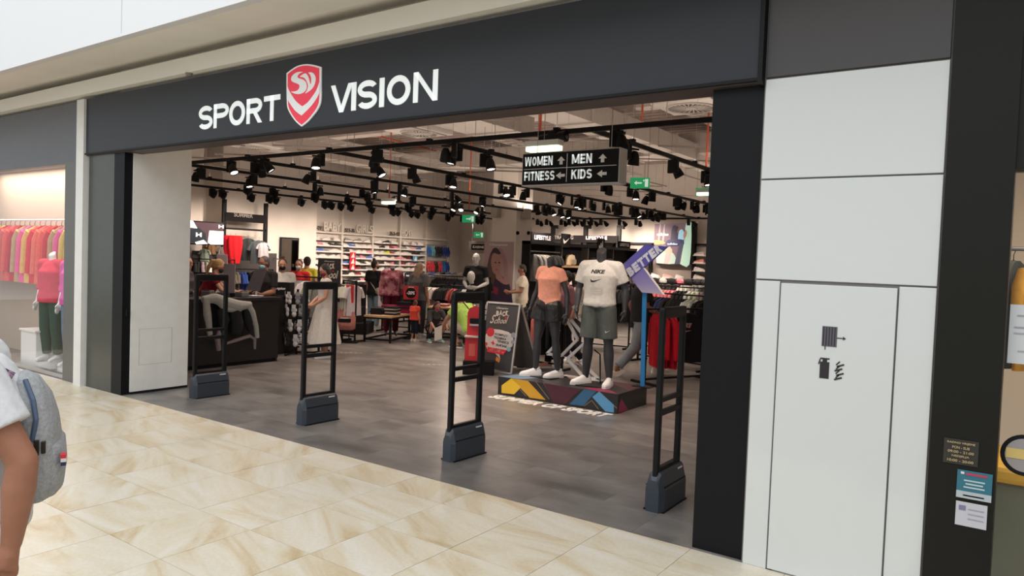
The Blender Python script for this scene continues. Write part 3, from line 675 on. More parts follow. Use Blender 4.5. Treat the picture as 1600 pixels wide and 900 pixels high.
# ================================================================ PLINTH
PX0, PX1, PY0, PY1, PZ = -5.74, -3.955, 7.9, 8.72, .24
pl = thing('display_plinth', 'low black plinth printed with yellow, blue and maroon chevrons', 'plinth', ((PX0 + PX1) / 2, (PY0 + PY1) / 2, 0))
loc_put('plinth_body', MB().box(PX0, PX1, PY0, PY1, 0, PZ, .004), mat('plinth_black', (.016, .015, .016), .45), pl)
q6 = lambda u, v: (660 + u / 3.636, 440 + v / 3.636)
def pgraf(pts, col, lift=.0, ax=1, val=None):
    z = []
    for u, v in pts:
        p = P(*q6(u, v), ax, PY0 - .001 if val is None else val)
        z.append((min(max(p.x, PX0), PX1) if ax == 1 else p.x, p.y, min(max(p.z, .004), PZ - .002)))
    dirn = (0, -1, 0) if ax == 1 else (1, 0, 0)
    loc_put('chevron_print', MB().poly([Vector(p) + Vector(dirn) * lift for p in z], .002, dirn), PRINT, pl, col)
YEL = (.78, .50, .03); BLU = (.03, .12, .24); LBL = (.10, .32, .58); MAR = (.07, .012, .025); PNK = (.28, .02, .08)
pgraf([(450, 632), (450, 590), (505, 545), (560, 600), (520, 640)], YEL); pgraf([(505, 543), (600, 557), (700, 672), (610, 660)], (.62, .33, .02))
pgraf([(690, 570), (868, 600), (900, 612), (812, 695), (745, 690)], MAR); pgraf([(835, 698), (918, 610), (988, 622), (915, 706)], BLU)
pgraf([(965, 655), (1003, 622), (1088, 700), (1088, 744), (1040, 738)], LBL); pgraf([(1112, 748), (1118, 700), (1130, 665), (1170, 735)], PNK, ax=0, val=PX1 + .001)
for pts in ([(688, 575), (748, 692)], [(640, 563), (720, 668)], [(1000, 620), (1105, 720)], [(520, 640), (552, 610)], [(552, 610), (590, 652)], [(920, 706), (962, 675)], [(962, 675), (1000, 725)]):
    a, b = [P(*q6(*p), 1, PY0 - .001) for p in pts]
    loc_put('gold_line', MB().bar((a.x, PY0 - .001, max(a.z, .01)), (b.x, PY0 - .001, max(b.z, .01)), .006, .003, (0, 1, 0)), mat('gold_line', (.3, .2, .12), .5), pl)
for (pts, c) in (([(-.88, -.40), (-.55, -.40), (-.35, .1), (-.7, .36)], (.12, .2, .3)), ([(-.5, .1), (-.1, .36), (-.25, .38), (-.6, .3)], (.1, .09, .1)), ([(.05, .0), (.3, .36), (.1, .38), (-.2, .25)], (.5, .2, .06)), ([(.5, -.40), (.88, -.40), (.6, -.15), (.35, -.3)], (.25, .02, .07)), ([(.3, .38), (.88, .38), (.88, -.1)], MAR)):
    cx_, cy_ = (PX0 + PX1) / 2, (PY0 + PY1) / 2
    loc_put('chevron_print', MB().poly([(cx_ + a, cy_ + b, PZ) for a, b in pts], .002, (0, 0, 1)), PRINT, pl, c)
# floor lettering
fa, fb = G(769, 618), G(950, 651)
o = text_fit('floor_lettering', 'SUMMER OF SPORT', (-5.71, 7.61, .002), (1.71, 0, 0), (.03, .24, 0), mat('floor_decal', (.8, .78, .75), .6), None, bold=.05, lift=0, spacing=1.1)
tag(o, 'white floor lettering in front of the printed plinth', 'floor sign')
# zigzag white frame and sign board on the plinth
zf = thing('chevron_frame', 'white zigzag chevron frame standing between the two plinth mannequins', 'display frame', (-5.0, 8.62, PZ))
q1 = lambda u, v: P(800 + u / 3.4615, 380 + v / 3.4615, 1, 8.62)
for a, b in (((330, 350), (388, 308)), ((388, 308), (388, 345)), ((205, 428), (255, 478)), ((290, 400), (355, 520)), ((355, 520), (268, 608)), ((190, 598), (268, 608)), ((190, 598), (240, 545)), ((320, 415), (395, 508)), ((355, 400), (398, 440)), ((398, 535), (300, 625)), ((300, 625), (385, 722)), ((370, 640), (430, 600)), ((370, 640), (475, 748)), ((385, 722), (475, 748))):
    p_, q_ = q1(*a), q1(*b); p_.z = max(p_.z, PZ + .015); q_.z = max(q_.z, PZ + .015); L = zf.location
    put('frame_bar', MB().bar(p_ - L, q_ - L, .035, .035, (0, 1, 0)), WHP, zf)
put('foot_plate', MB().box(-.15, .45, -.06, .06, 0, .012), WHP, zf)
bs = thing('slogan_board', 'blue chevron board on a bright blue pole reading better', 'sign board', (P(1003, 600, 1, 8.6).x, 8.6, PZ))
q5 = lambda u, v: (800 + u / 5.142, 340 + v / 5.142)
L = bs.location
def bsp(name, pts, m, th, lift=0, col=None):
    o = plane_prism(name, [q5(*p) for p in pts], 1, 8.6, th, m, None, col, lift); o.data.transform(Matrix.Translation(-L)); o.parent = bs; return o
bsp('board_panel', [(888, 385), (1075, 218), (1258, 234), (968, 492)], grad_mat('violet_blue_print', [(0, (.13, .12, .42)), (.55, (.045, .05, .38)), (1, (.02, .04, .22))], 0, -.3, .5), .03)
bsp('board_panel', [(966, 490), (1066, 402), (1228, 618), (1050, 600)], grad_mat('pale_violet_print', [(0, (.5, .5, .52)), (.45, (.25, .23, .5)), (1, (.10, .09, .42))], 2, 1.1, 1.6), .03)
bsp('board_edge', [(1060, 402), (1068, 400), (1232, 620), (1222, 620)], INK, .032)
lt = 'BETTER'
for i, ch in enumerate(lt):
    u0 = 950 + i * 44.5; v0 = 480 - i * 36.5
    O = P(*q5(u0, v0), 1, 8.565); U = P(*q5(u0 + 40, v0 - 32), 1, 8.565) - O; V = P(*q5(u0 - 36, v0 - 62), 1, 8.565) - O
    o = text_fit('letter', ch, O, U, V, mat('silver_blue_letter', (.55, .6, .72), .4), None, bold=.07); o.data.transform(Matrix.Translation(-L)); o.parent = bs
pt = P(1007, 457, 1, 8.62)
put('pole', MB().bar((0, .02, 0), pt - L + Vector((0, 0, .1)), .055, .02), mat('bright_blue_paint', (.02, .22, .55), .45), bs)
put('foot_plate', MB().box(-.12, .12, -.05, .1, 0, .01), BLK, bs)
# ================================================================ FOLDING BOARD
ab = thing('folding_board', 'silver-framed folding pavement board with dark school promotion poster', 'folding board', (P(780, 580, 1, 9.3).x, 9.35, 0))
AY = 9.3
BL, BR_, TR, TL = P(748, 577, 2, .02), P(799, 584, 2, .02), P(820, 478, 1, AY + .25), P(762, 472, 1, AY + .25)
L = ab.location
FRM = mat('aluminium_frame', (.62, .61, .60), .35, .6)
BLv, BRv, TRv, TLv = [v - L for v in (BL, BR_, TR, TL)]
W_ = (BRv - BLv); Hh = (TLv - BLv); TRv = TLv + W_
Nn = W_.cross(Hh).normalized()
if Nn.dot(EYE - L) < 0: Nn = -Nn
def bpt(u, v, n=0): return BLv + W_ * u + Hh * v + Nn * n
put('poster', MB().poly([bpt(.03, .03), bpt(.97, .03), bpt(.97, .97), bpt(.03, .97)], .006, -Nn), mat('chalkboard_print', (.05, .05, .055), .5), ab)
for a, b in (((0, 0), (1, 0)), ((1, 0), (1, 1)), ((1, 1), (0, 1)), ((0, 1), (0, 0))): put('frame_bar', MB().bar(bpt(*a), bpt(*b), .03, .025, Nn), FRM, ab)
bk = [bpt(0, 1) + Vector((0, .03, 0)), bpt(1, 1) + Vector((0, .03, 0))]
off = Vector((0.12, .62, 0)); b0 = Vector((bpt(0, 0).x, bpt(0, 0).y, .01 - L.z)) + off; b1 = Vector((bpt(1, 0).x, bpt(1, 0).y, .01 - L.z)) + off
for a, b in ((bk[0], b0), (bk[1], b1), (b0, b1)): put('rear_leg', MB().bar(a, b, .03, .025), FRM, ab)
put('rear_panel', MB().poly([bk[0], bk[1], bk[1].lerp(b1, .97), bk[0].lerp(b0, .97)], .005, (0, 1, 0)), mat('rear_panel_grey', (.12, .115, .11), .5), ab)
def btext(s, u, v, du, dv, m, slant=0, bold=.03, shear=0, up=0):
    U = W_ * du + Hh * up; V = Hh * dv + W_ * slant
    o = text_fit('lettering', s, bpt(u, v, .004), U, V, m, ab, bold=bold, shear=shear)
    return o
TAN = mat('cream_print', (.62, .58, .52), .5)
btext('Champion', .30, .905, .36, .035, TAN, .01, .02, .3)
for i, ch in enumerate('BACK'): btext(ch, .32 + i * .095, .81 + (.01 if i % 2 else -.003), .082, .075, TAN, 0, .06)
btext('to', .60, .775, .08, .035, RED, 0, .02, .4)
for i, (ch, w, h) in enumerate([('S', .13, .13), ('c', .08, .06), ('h', .09, .11), ('o', .08, .06), ('o', .08, .06), ('l', .05, .13)]):
    btext(ch, .16 + [0, .12, .20, .30, .39, .48][i], .69 + i * .003, w, h, TAN, .03, .015, .35)
bub = [(.06, .50), (.09, .56), (.18, .58), (.30, .64), (.5, .64), (.75, .62), (.90, .58), (.95, .5), (.93, .42), (.82, .37), (.70, .33), (.55, .32), (.62, .22), (.42, .30), (.22, .30), (.16, .36), (.08, .42)]
put('print', MB().poly([bpt(u, v - .03, .003) for u, v in bub], .002, Nn), PRINT, ab, (.62, .6, .58))
def disc(u, v, r, col, nn=18): put('print', MB().poly([bpt(u + r * math.cos(2 * PI * i / nn), v + r * .55 * math.sin(2 * PI * i / nn), .006) for i in range(nn)], .002, Nn), PRINT, ab, col)
disc(.22, .56, .12, (.62, .03, .05)); disc(.92, .55, .07, (.3, .32, .38)); disc(.84, .34, .06, (.30, .5, .56)); disc(.12, .38, .05, (.6, .05, .06)); disc(.92, .45, .05, (.35, .4, .5))
DK = mat('dark_print', (.05, .045, .05), .5)
btext('KOMPLET', .36, .525, .40, .035, DK, 0, .02, .2, -.02); btext('TRENIRKA', .34, .475, .38, .035, DK, 0, .02, .2, -.015)
btext('TENISICE', .46, .425, .36, .035, DK, 0, .02, .2, -.015); btext('RUKSAK', .44, .37, .34, .035, DK, 0, .02, .2, -.015)
for a, b in (((.28, .41), (.40, .40)), ((.335, .44), (.345, .375))): put('print', MB().bar(bpt(*a, .006), bpt(*b, .006), .018, .003, Nn), RED, ab)
put('print', MB().poly([bpt(.18, .345, .006), bpt(.78, .325, .006), bpt(.70, .25, .006), bpt(.2, .27, .006)], .002, Nn), RED, ab)
btext('499,00', .24, .28, .36, .05, INK, 0, .06, .1, -.008); btext('kn', .63, .275, .07, .025, INK, 0, .03)
put('print', MB().poly([bpt(.50, .22, .006), bpt(.62, .19, .006), bpt(.60, .13, .006), bpt(.48, .165, .006)], .002, Nn), PRINT, ab, (.7, .25, .06))
# ================================================================ FIGURES
BASE = dict(pelvis=(0, 0, .95), waist=(0, .0, 1.10), chest=(0, .0, 1.30), neck=(0, .01, 1.47), head=(0, -.015, 1.62),
            sl=(.175, .01, 1.42), el=(.225, .04, 1.13), wl=(.23, -.04, .88), fl=(.23, -.08, .79), sr=(-.175, .01, 1.42), er=(-.225, .04, 1.13), wr=(-.23, -.04, .88), fr=(-.23, -.08, .79),
            hl=(.09, .0, .93), kl=(.10, -.02, .50), al=(.105, .02, .08), tl=(.12, -.15, .03), hr=(-.09, .0, .93), kr=(-.10, -.02, .50), ar=(-.105, .02, .08), tr=(-.12, -.15, .03))
def joints(pose):
    j = {k: Vector(v) for k, v in BASE.items()}; j.update({k: Vector(v) for k, v in (pose or {}).items()}); return j
def torso_rings(mb, j, secs, infl=0, n=18):
    """secs: (t along pelvis-waist-chest-neck 0..3, rx, ry)"""
    sp = [j['pelvis'], j['waist'], j['chest'], j['neck']]; rings = []
    hr = (j['hl'] - j['hr']).normalized(); sr = (j['sl'] - j['sr']).normalized()
    for t, rx, ry in secs:
        if t < 0: c = sp[0] + (sp[0] - sp[1]) * (-t); d = (sp[1] - sp[0]).normalized()
        else:
            i = min(int(t), 2); f = t - i; c = sp[i].lerp(sp[i + 1], f); d = (sp[i + 1] - sp[i]).normalized()
        R_ = hr.lerp(sr, max(0, min(1, t / 2))).normalized(); R_ = (R_ - d * R_.dot(d)).normalized(); F_ = d.cross(R_)
        rings.append(mb.ring(c, R_, F_, rx + infl, ry + infl, n))
    mb.loft(rings)
TORSO_M = [(-.45, .10, .09), (-.2, .155, .115), (.0, .165, .12), (.5, .155, .11), (1.0, .145, .105), (1.5, .16, .112), (2.0, .175, .118), (2.35, .168, .11), (2.65, .115, .09), (2.88, .066, .064), (3.0, .056, .058)]
TORSO_F = [(-.45, .11, .10), (-.2, .168, .12), (.0, .172, .125), (.5, .145, .105), (1.0, .122, .092), (1.5, .138, .105), (2.0, .152, .125), (2.35, .145, .10), (2.65, .098, .08), (2.88, .056, .055), (3.0, .048, .05)]
def limb(mb, a, b, r0, r1, n=12, mid=0):
    if mid:
        m = a.lerp(b, .35); mb.tube([a, m, b], [r0, max(r0, r1) + mid, r1], n)
    else: mb.cyl(a, b, r0, r1, n)
    mb.sph(a, r0, nu=n, nv=8); mb.sph(b, r1, nu=n, nv=8)
def hand(mb, w, f, inward, curl=.5, sc=1):
    """palm, four fingers of different length and a thumb; w wrist, f knuckles, inward = palm side"""
    d = (f - w).normalized(); inw = Vector(inward); inw = (inw - d * inw.dot(d)).normalized(); side = d.cross(inw).normalized()
    if side.y > 0: side = -side        # thumb to the front
    k = w + d * .085 * sc
    mb.tube([w - d * .01, w + d * .04 * sc, k], [.024 * sc, .03 * sc, .024 * sc], 10)
    for s in (-1, 1): mb.tube([w + d * .02 * sc + side * s * .008 * sc, k + side * s * .022 * sc], [.02 * sc, .016 * sc], 8)
    for i, (o, ln) in enumerate(((.030, .072), (.010, .080), (-.010, .075), (-.030, .058))):
        a = k + side * o * sc; b = a + (d * (1 - .3 * curl) + inw * .5 * curl).normalized() * ln * .5 * sc
        c = b + (d * (1 - curl) + inw * 1.1 * curl + d * .1).normalized() * ln * .5 * sc
        mb.tube([a - d * .01, b, c], [.0105 * sc, .0098 * sc, .008 * sc], 8); mb.sph(c, .008 * sc, nu=8, nv=6)
    a = w + d * .03 * sc + side * .022 * sc; b = a + (d * .6 + side * .7 + inw * .3).normalized() * .04 * sc; c = b + (d * .9 + side * .2 + inw * .4).normalized() * .032 * sc
    mb.tube([a, b, c], [.015 * sc, .012 * sc, .0095 * sc], 8); mb.sph(c, .0095 * sc, nu=8, nv=6)
def head_shape(mb, j, look, sc=1, ears=True):
    h = j['head']; F = Vector(look).normalized(); Z = Vector((0, 0, 1)); R_ = F.cross(Z).normalized(); Z = R_.cross(F)
    M = Matrix((R_, F, Z)).transposed()
    mb.sph(h + Z * .02 * sc, .074 * sc, .092 * sc, .098 * sc, 18, 12, M); mb.sph(h + F * .028 * sc - Z * .055 * sc, .052 * sc, .058 * sc, .062 * sc, 14, 10, M)
    mb.sph(h + F * .093 * sc - Z * .015 * sc, .013 * sc, .017 * sc, .016 * sc, 10, 8, M); mb.tube([h + F * .083 * sc + Z * .025 * sc, h + F * .096 * sc - Z * .012 * sc], [.009 * sc, .012 * sc], 8)
    mb.sph(h + F * .078 * sc - Z * .052 * sc, .022 * sc, .01 * sc, .009 * sc, 10, 6, M); mb.sph(h + F * .07 * sc - Z * .093 * sc, .02 * sc, .018 * sc, .016 * sc, 10, 8, M)
    mb.sph(h + F * .078 * sc + Z * .042 * sc, .055 * sc, .016 * sc, .012 * sc, 10, 6, M)
    if ears:
        for s in (-1, 1): mb.sph(h + R_ * .076 * sc * s, .010 * sc, .018 * sc, .03 * sc, 8, 8, M)
    return F, R_, Z, M
def body_mesh(j, female, headless, voxel, look, curl=.4, fat=0, hsc=1, hands=True):
    mb = MB(); torso_rings(mb, j, TORSO_F if female else TORSO_M, fat)
    k = .88 if female else 1
    for s in 'lr':
        limb(mb, j['s' + s], j['e' + s], .050 * k + fat * .3, .041 * k + fat * .15); limb(mb, j['e' + s], j['w' + s], .041 * k + fat * .15, .028 * k + fat * .1, mid=.004)
        limb(mb, j['h' + s], j['k' + s], .090 * (1.02 if female else 1) + fat * .3, .058 * k, mid=.002); limb(mb, j['k' + s], j['a' + s], .055 * k, .037 * k, mid=.009)
        mb.tube([j['neck'].lerp(j['chest'], .22), j['s' + s]], [.052, .050 * k], 10)
        inw = Vector((-1 if s == 'l' else 1, 0, 0))
        if hands: hand(mb, j['w' + s], j['f' + s], inw, curl, hsc)
        a, t = j['a' + s], j['t' + s]; mb.tube([a + Vector((0, .03, -.03)), a.lerp(t, .4), t], [.038, .036, .026], 10)
    F = None
    nk = j['neck'].lerp(j['head'], .55)
    if headless:
        d = (j['head'] - j['neck']).normalized(); mb.tube([j['neck'] - d * .05, j['neck'] + d * .03], [.07 * k, .056 * k], 16)
        e0 = j['neck'] + d * .03; U = d.orthogonal().normalized(); V = d.cross(U)
        top = e0 + d * headless
        fr = Vector((0, -1, 0)); rn = Vector((1, 0, 0)); sl = Vector((0, -.85, .5)).normalized() if headless > .07 else d
        mb.loft([mb.ring(e0, rn, Vector((0, 1, 0)), .056 * k, .056 * k, 18), mb.ring(top, rn, (Vector((0, .8, .55))).normalized(), .056 * k, .066 * k, 18)])
    else:
        mb.tube([j['neck'] - Vector((0, 0, .03)), nk, j['head']], [.062 * k, .054 * k, .05 * k], 12); F = head_shape(mb, j, look)
    return fuse(mb, voxel, 2), F
def sleeve_pt(j, s, t):
    S, E, Wr = j['s' + s], j['e' + s], j['w' + s]
    return S.lerp(E, t) if t <= 1 else E.lerp(Wr, t - 1)
def top_mesh(j, female, voxel, sleeve=.55, lo=-.55, infl=.016, loose=.0, fat=0, neckcut=2.93, flare=.0, folds=True):
    mb = MB(); T = TORSO_F if female else TORSO_M
    secs = []
    base = [(t, rx, ry) for t, rx, ry in T if t >= -.2]
    secs.append((lo, base[0][1] + infl + loose + flare, base[0][2] + infl + loose + flare * .8))
    for t, rx, ry in base:
        if t > neckcut or t <= lo: continue
        if t < 2: rx = max(rx, .150 if not female else .13); ry = max(ry, .108)
        k = loose if t < 2.3 else loose * .4
        secs.append((t, rx + infl + k + (flare * .5 if t < .6 else 0), ry + infl + k))
    secs.append((neckcut, .075 + infl * .5, .066 + infl * .5))
    torso_rings(mb, j, secs, fat, 22)
    for s in 'lr':
        S = j['s' + s]; r0 = .050 + infl + loose * .5 + fat * .3
        mb.tube([j['neck'].lerp(j['chest'], .2), S], [.056 + infl * .5, r0], 12)
        pts = [S] + ([j['e' + s]] if sleeve > 1 else []) + [sleeve_pt(j, s, sleeve)]
        rs = [r0] + ([.044 + infl + loose * .3] if sleeve > 1 else []) + [(.048 if sleeve <= 1 else .030) + infl + loose * .6]
        mb.tube(pts, rs, 12); mb.sph(S, r0, nu=12, nv=8)
    if folds:
        rr = random.Random(int(voxel * 1e5) + int(sleeve * 100))
        Rv = (j['sl'] - j['sr']).normalized(); Fv = Rv.cross(Vector((0, 0, 1)))
        for i in range(7):
            a = rr.uniform(0, 2 * PI); c = j['waist'] + Rv * math.cos(a) * .145 + Fv * math.sin(a) * .11
            mb.tube([c + Vector((0, 0, -.16)), c + Vector((rr.uniform(-.02, .02), 0, .0)), c + Vector((rr.uniform(-.05, .05), 0, .15))], [.018 + loose + fat, .012 + loose + fat, .006], 8)
    return fuse(mb, voxel, 2)
def legs_mesh(j, female, voxel, length=1.9, infl=.012, loose=0, fat=0, top=.25):
    mb = MB(); T = TORSO_F if female else TORSO_M
    torso_rings(mb, j, [(t, rx, ry) for t, rx, ry in T if t <= top - .01] + [(top, (.135 if female else .157), .108)], fat + infl, 18)
    for s in 'lr':
        H_, K, A = j['h' + s], j['k' + s], j['a' + s]
        e = H_.lerp(K, length) if length <= 1 else K.lerp(A, length - 1)
        pts = [H_] + ([K] if length > 1 else []) + [e]
        rs = [.092 + infl + loose * .6 + fat * .3] + ([.058 + infl + loose] if length > 1 else []) + [(.07 + loose * 1.6 if length <= 1 else .044 + loose) + infl]
        mb.tube(pts, rs, 14); mb.sph(H_, rs[0], nu=12, nv=8)
    return fuse(mb, voxel, 2)
def skirt_mesh(j, z0, r0, z1, r1, n=40):
    mb = MB(); rings = []
    c = j['waist']
    for i in range(9):
        t = i / 8; z = z0 + (z1 - z0) * t; r = r0 + (r1 - r0) * t ** .8
        rings.append([mb.b.verts.new((c.x + (r + .022 * t * math.sin(9 * a)) * math.cos(a), c.y + (r * .85 + .022 * t * math.sin(9 * a)) * math.sin(a), z)) for a in [2 * PI * k / n for k in range(n)]])
    mb.loft(rings, cap=False); inner = []
    me = mb.mesh('t', 60); return me
def hair_mesh(j, look, style, voxel=.011):
    mb = MB(); h = j['head']; F = Vector(look).normalized(); Z = Vector((0, 0, 1)); R_ = F.cross(Z).normalized(); Z = R_.cross(F); M = Matrix((R_, F, Z)).transposed()
    mb.sph(h - F * .020 + Z * .036, .084, .092, .096, 16, 10, M)
    if style in ('short', 'bun', 'tail', 'long', 'bob'): mb.sph(h - F * .045 - Z * .01, .074, .06, .08, 14, 8, M)
    if style == 'bun': mb.sph(h - F * .035 + Z * .150, .042, .042, .040); mb.sph(h - F * .03 + Z * .12, .03)
    if style == 'tail': mb.tube([h - F * .08 + Z * .07, h - F * .13 + Z * .05, h - F * .14 - Z * .08, h - F * .11 - Z * .24], [.028, .036, .034, .012], 10)
    if style == 'long':
        for s in (-1, 0, 1): mb.tube([h - F * .05 + R_ * .045 * s + Z * .02, h - F * .085 + R_ * .05 * s - Z * .10, h - F * .085 + R_ * .055 * s - Z * .30], [.045, .048, .025], 10)
    if style == 'bob':
        for s in (-1, 0, 1): mb.tube([h - F * .03 + R_ * .06 * s + Z * .03, h - F * .035 + R_ * .075 * s - Z * .09], [.042, .036], 10)
    return fuse(mb, voxel, 1)
def shoe_mesh():
    mb = MB(); secs = [(-.135, .030, .062, .0), (-.12, .038, .075, 0), (-.08, .039, .088, 0), (-.04, .038, .090, 0), (0, .040, .074, 0), (.05, .047, .058, 0), (.10, .046, .045, 0), (.14, .034, .034, 0), (.155, .016, .024, 0)]
    def rg(m, y, w, h, z0): return [m.b.verts.new((w * math.sin(a), -y, z0 + h * max(0, math.cos(a)) ** .8 if math.cos(a) > 0 else z0)) for a in [PI * k / 8 - PI / 2 for k in range(9)]]
    mb.loft([rg(mb, y, w, h, .026) for y, w, h, _ in secs])
    mb.mi = 1; so = [(-.142, .026), (-.12, .040), (-.05, .040), (.02, .044), (.08, .050), (.13, .040), (.165, .014)]
    mb.loft([[mb.b.verts.new(p) for p in ((-w, -y, .0), (w, -y, .0), (w, -y, .032), (-w, -y, .032))] for y, w in so])
    mb.mi = 0; mb.loft([mb.ring(Vector((0, .075, .115)), Vector((1, 0, 0)), Vector((0, 1, .1)), .034, .05, 10), mb.ring(Vector((0, .065, .09)), Vector((1, 0, 0)), Vector((0, 1, 0)), .038, .055, 10)])
    return mb.mesh('trainer', 45)
SHOE = shoe_mesh()
SHOE.materials.append(mat('trainer_upper', objcol=True, rough=.55)); SHOE.materials.append(mat('trainer_sole', (.75, .74, .72), .5))
def shoe_obj(name, loc, rz, color, parent=None, sc=1):
    o = bpy.data.objects.new(name, SHOE); o.location = loc; o.rotation_euler = (0, 0, rz); o.scale = (sc,) * 3; o.color = (*color, 1); return link(o, parent)
DARKH, BROWN, BLOND = (.02, .015, .012), (.07, .035, .02), (.42, .26, .10)
SK, SKT = (.50, .27, .19), (.30, .14, .09)
def person(label, loc, face, H=1.70, pose=None, female=False, skin=SK, hair=('short', DARKH), look=None, top=None, legs=None, skirt=None, shoes=(.6, .6, .6), mask=None,
           voxel=.011, fat=0, group=None, name='person', cat='person', headless=0, m=None, curl=.4, extra=None):
    j = joints(pose); lk = Vector(look or (0, -1, -.1)); sc = H / 1.75
    t = thing(name, label, cat, loc, math.atan2(face[1], face[0]) + PI / 2, group); t.scale = (sc,) * 3
    bmesh_, F = body_mesh(j, female, headless, voxel, lk, curl, fat)
    put('body', bmesh_, m or SKIN, t, skin)
    if hair and not headless: put('hair', hair_mesh(j, lk, hair[0]), HAIR, t, hair[1])
    if F and not m:
        F, R_, Z, M = F; h = j['head']
        for s in (-1, 1):
            put('eye', MB().sph(h + F * .078 + R_ * .031 * s + Z * .018, .013, .010, .007, 8, 6, M), RUB, t, (.03, .02, .018))
        if not mask: put('mouth', MB().sph(h + F * .087 - Z * .054, .021, .006, .005, 8, 6, M), RUB, t, (.35, .1, .08))
        else:
            put('face_mask', MB().sph(h + F * .050 - Z * .045, .060, .058, .050, 14, 10, M), CLOTH, t, mask)
    if top:
        d = dict(sleeve=.55, infl=.014, loose=.006); d.update(top); col = d.pop('col'); mt = d.pop('mat', CLOTH); nm = d.pop('name', 'shirt')
        put(nm, top_mesh(j, female, voxel, fat=fat, **d), mt, t, col)
    if legs:
        d = dict(length=1.92, infl=.012, loose=.006); d.update(legs); col = d.pop('col'); mt = d.pop('mat', CLOTH); nm = d.pop('name', 'trousers')
        put(nm, legs_mesh(j, female, voxel, fat=fat, **d), mt, t, col)
    if skirt:
        put('skirt', skirt_mesh(j, *skirt[:4]), CLOTH, t, skirt[4])
    if shoes:
        for s in 'lr':
            a, tt = j['a' + s], j['t' + s]; d = (tt - a); dirn = math.atan2(d.y, d.x) + PI / 2
            o = shoe_obj('shoe', (a.x + d.x * .35, a.y + d.y * .35, min(a.z, tt.z + .05) - .075 if abs(d.z) < .07 else min(a.z - .07, tt.z - .02)), dirn, shoes, t)
            if d.z < -.09 or d.z > .02: o.rotation_euler = (math.atan2(-(d.z + .05), math.hypot(d.x, d.y)) * -1, 0, dirn)
    if extra: extra(t, j)
    return t
# ---------------- mannequins on the plinth
def face_from(a_deg): return (math.sin(math.radians(a_deg)), -math.cos(math.radians(a_deg)))
def m1x(t, j):
    put('base_plate', MB().box(-.22, .16, -.12, .30, -.0, .012, .004), BLK, t); put('support_rod', MB().tube([(-.02 + .14, .14, .01), (.14, .12, .38), (.12, .06, .42)], .009, 8), BLK, t)
f1 = G(853, 591, PZ)
person('headless dark grey female mannequin in a salmon t-shirt and black shorts on the plinth', (-5.24, 8.30, PZ), face_from(-5), 1.74, dict(
    pelvis=(-.015, 0, .99), waist=(-.0, .0, 1.13), chest=(.01, .0, 1.33), neck=(.01, .01, 1.49), head=(.0, -.01, 1.64), sl=(.165, .02, 1.42), sr=(-.15, .02, 1.44),
    er=(-.255, .06, 1.17), wr=(-.31, .0, .93), fr=(-.32, -.03, .83), el=(.255, .06, 1.15), wl=(.30, .01, .90), fl=(.31, -.02, .81),
    hr=(-.10, 0, .95), hl=(.085, 0, .95), kr=(-.125, -.06, .53), kl=(.115, .03, .52), ar=(-.165, -.02, .085), al=(.12, .10, .085), tr=(-.27, -.16, .03), tl=(.06, -.05, .03)),
    True, m=MANG, hair=None, headless=.10, voxel=.009, name='mannequin', cat='mannequin', shoes=(.8, .8, .8), curl=.35, group='mannequins on the printed plinth',
    top=dict(col=(.80, .36, .26), sleeve=.42, lo=.05, loose=.012, neckcut=2.86), legs=dict(col=(.012, .012, .013), length=.42, loose=.03, infl=.026, mat=CLOTHS, name='shorts', top=.7), extra=m1x)
for o_ in C.objects:
    if o_.name.startswith('shirt') and o_.parent and 'salmon' in o_.parent.get('label', ''):
        for v in o_.data.vertices:
            k_ = max(0, min(1, (1.16 - v.co.z) / .18))
            if abs(v.co.x) < .2: v.co.z += k_ * v.co.x * .55 - .02 * k_

def m2x(t, j):
    put('base_plate', MB().box(-.22, .14, -.14, .24, -.0, .012, .004), BLK, t); put('support_rod', MB().tube([(.02, .12, .01), (.0, .13, .36), (-.05, .05, .42)], .009, 8), BLK, t)
    for nm, s, x0, z0, w, h, sh in (('shirt_print', 'NIKE', -.085, 1.335, .17, .046, .15),):
        decal(text_fit(nm, s, (x0, -.1445, z0), (w, 0, 0), (0, .004, h), mat('shirt_ink', (.02, .02, .022), .6), t, bold=.05, shear=.25), kid(t, 'shirt'))
    mb = MB(); pts = curve_pts([(-.085, .018), (-.078, -.018), (-.04, -.020), (.055, .022)]) + curve_pts([(.055, .022), (-.03, -.002), (-.062, -.002), (-.085, .018)])[1:-1]
    mb.poly([(x, -.149, 1.255 + z) for x, z in pts], .008, (0, 1, 0)); decal(put('shirt_print', mb, mat('shirt_ink'), t), kid(t, 'shirt'))
    mb = MB()
    for z in (1.10, 1.125, 1.15): mb.box(-.075, .055, -.153, -.147, z, z + .004)
    mb.box(-.08, -.077, -.153, -.147, 1.09, 1.165).box(.057, .06, -.153, -.147, 1.09, 1.165).box(-.08, .06, -.153, -.147, 1.165, 1.168).box(-.08, .06, -.153, -.147, 1.087, 1.09)
    decal(put('shirt_print', mb, mat('faint_ink', (.45, .44, .43), .7), t), kid(t, 'shirt'))
    mb = MB(); pts = curve_pts([(-.028, .010), (-.026, -.008), (-.01, -.008), (.03, .014)]) + curve_pts([(.03, .014), (-.01, -.0), (-.028, .010)])[1:-1]
    mb.poly([(.135 + x, -.120, .66 + z * 1.5) for x, z in pts], .01, (0, 1, 0)); decal(put('shorts_print', mb, INK, t), kid(t, 'shorts'))
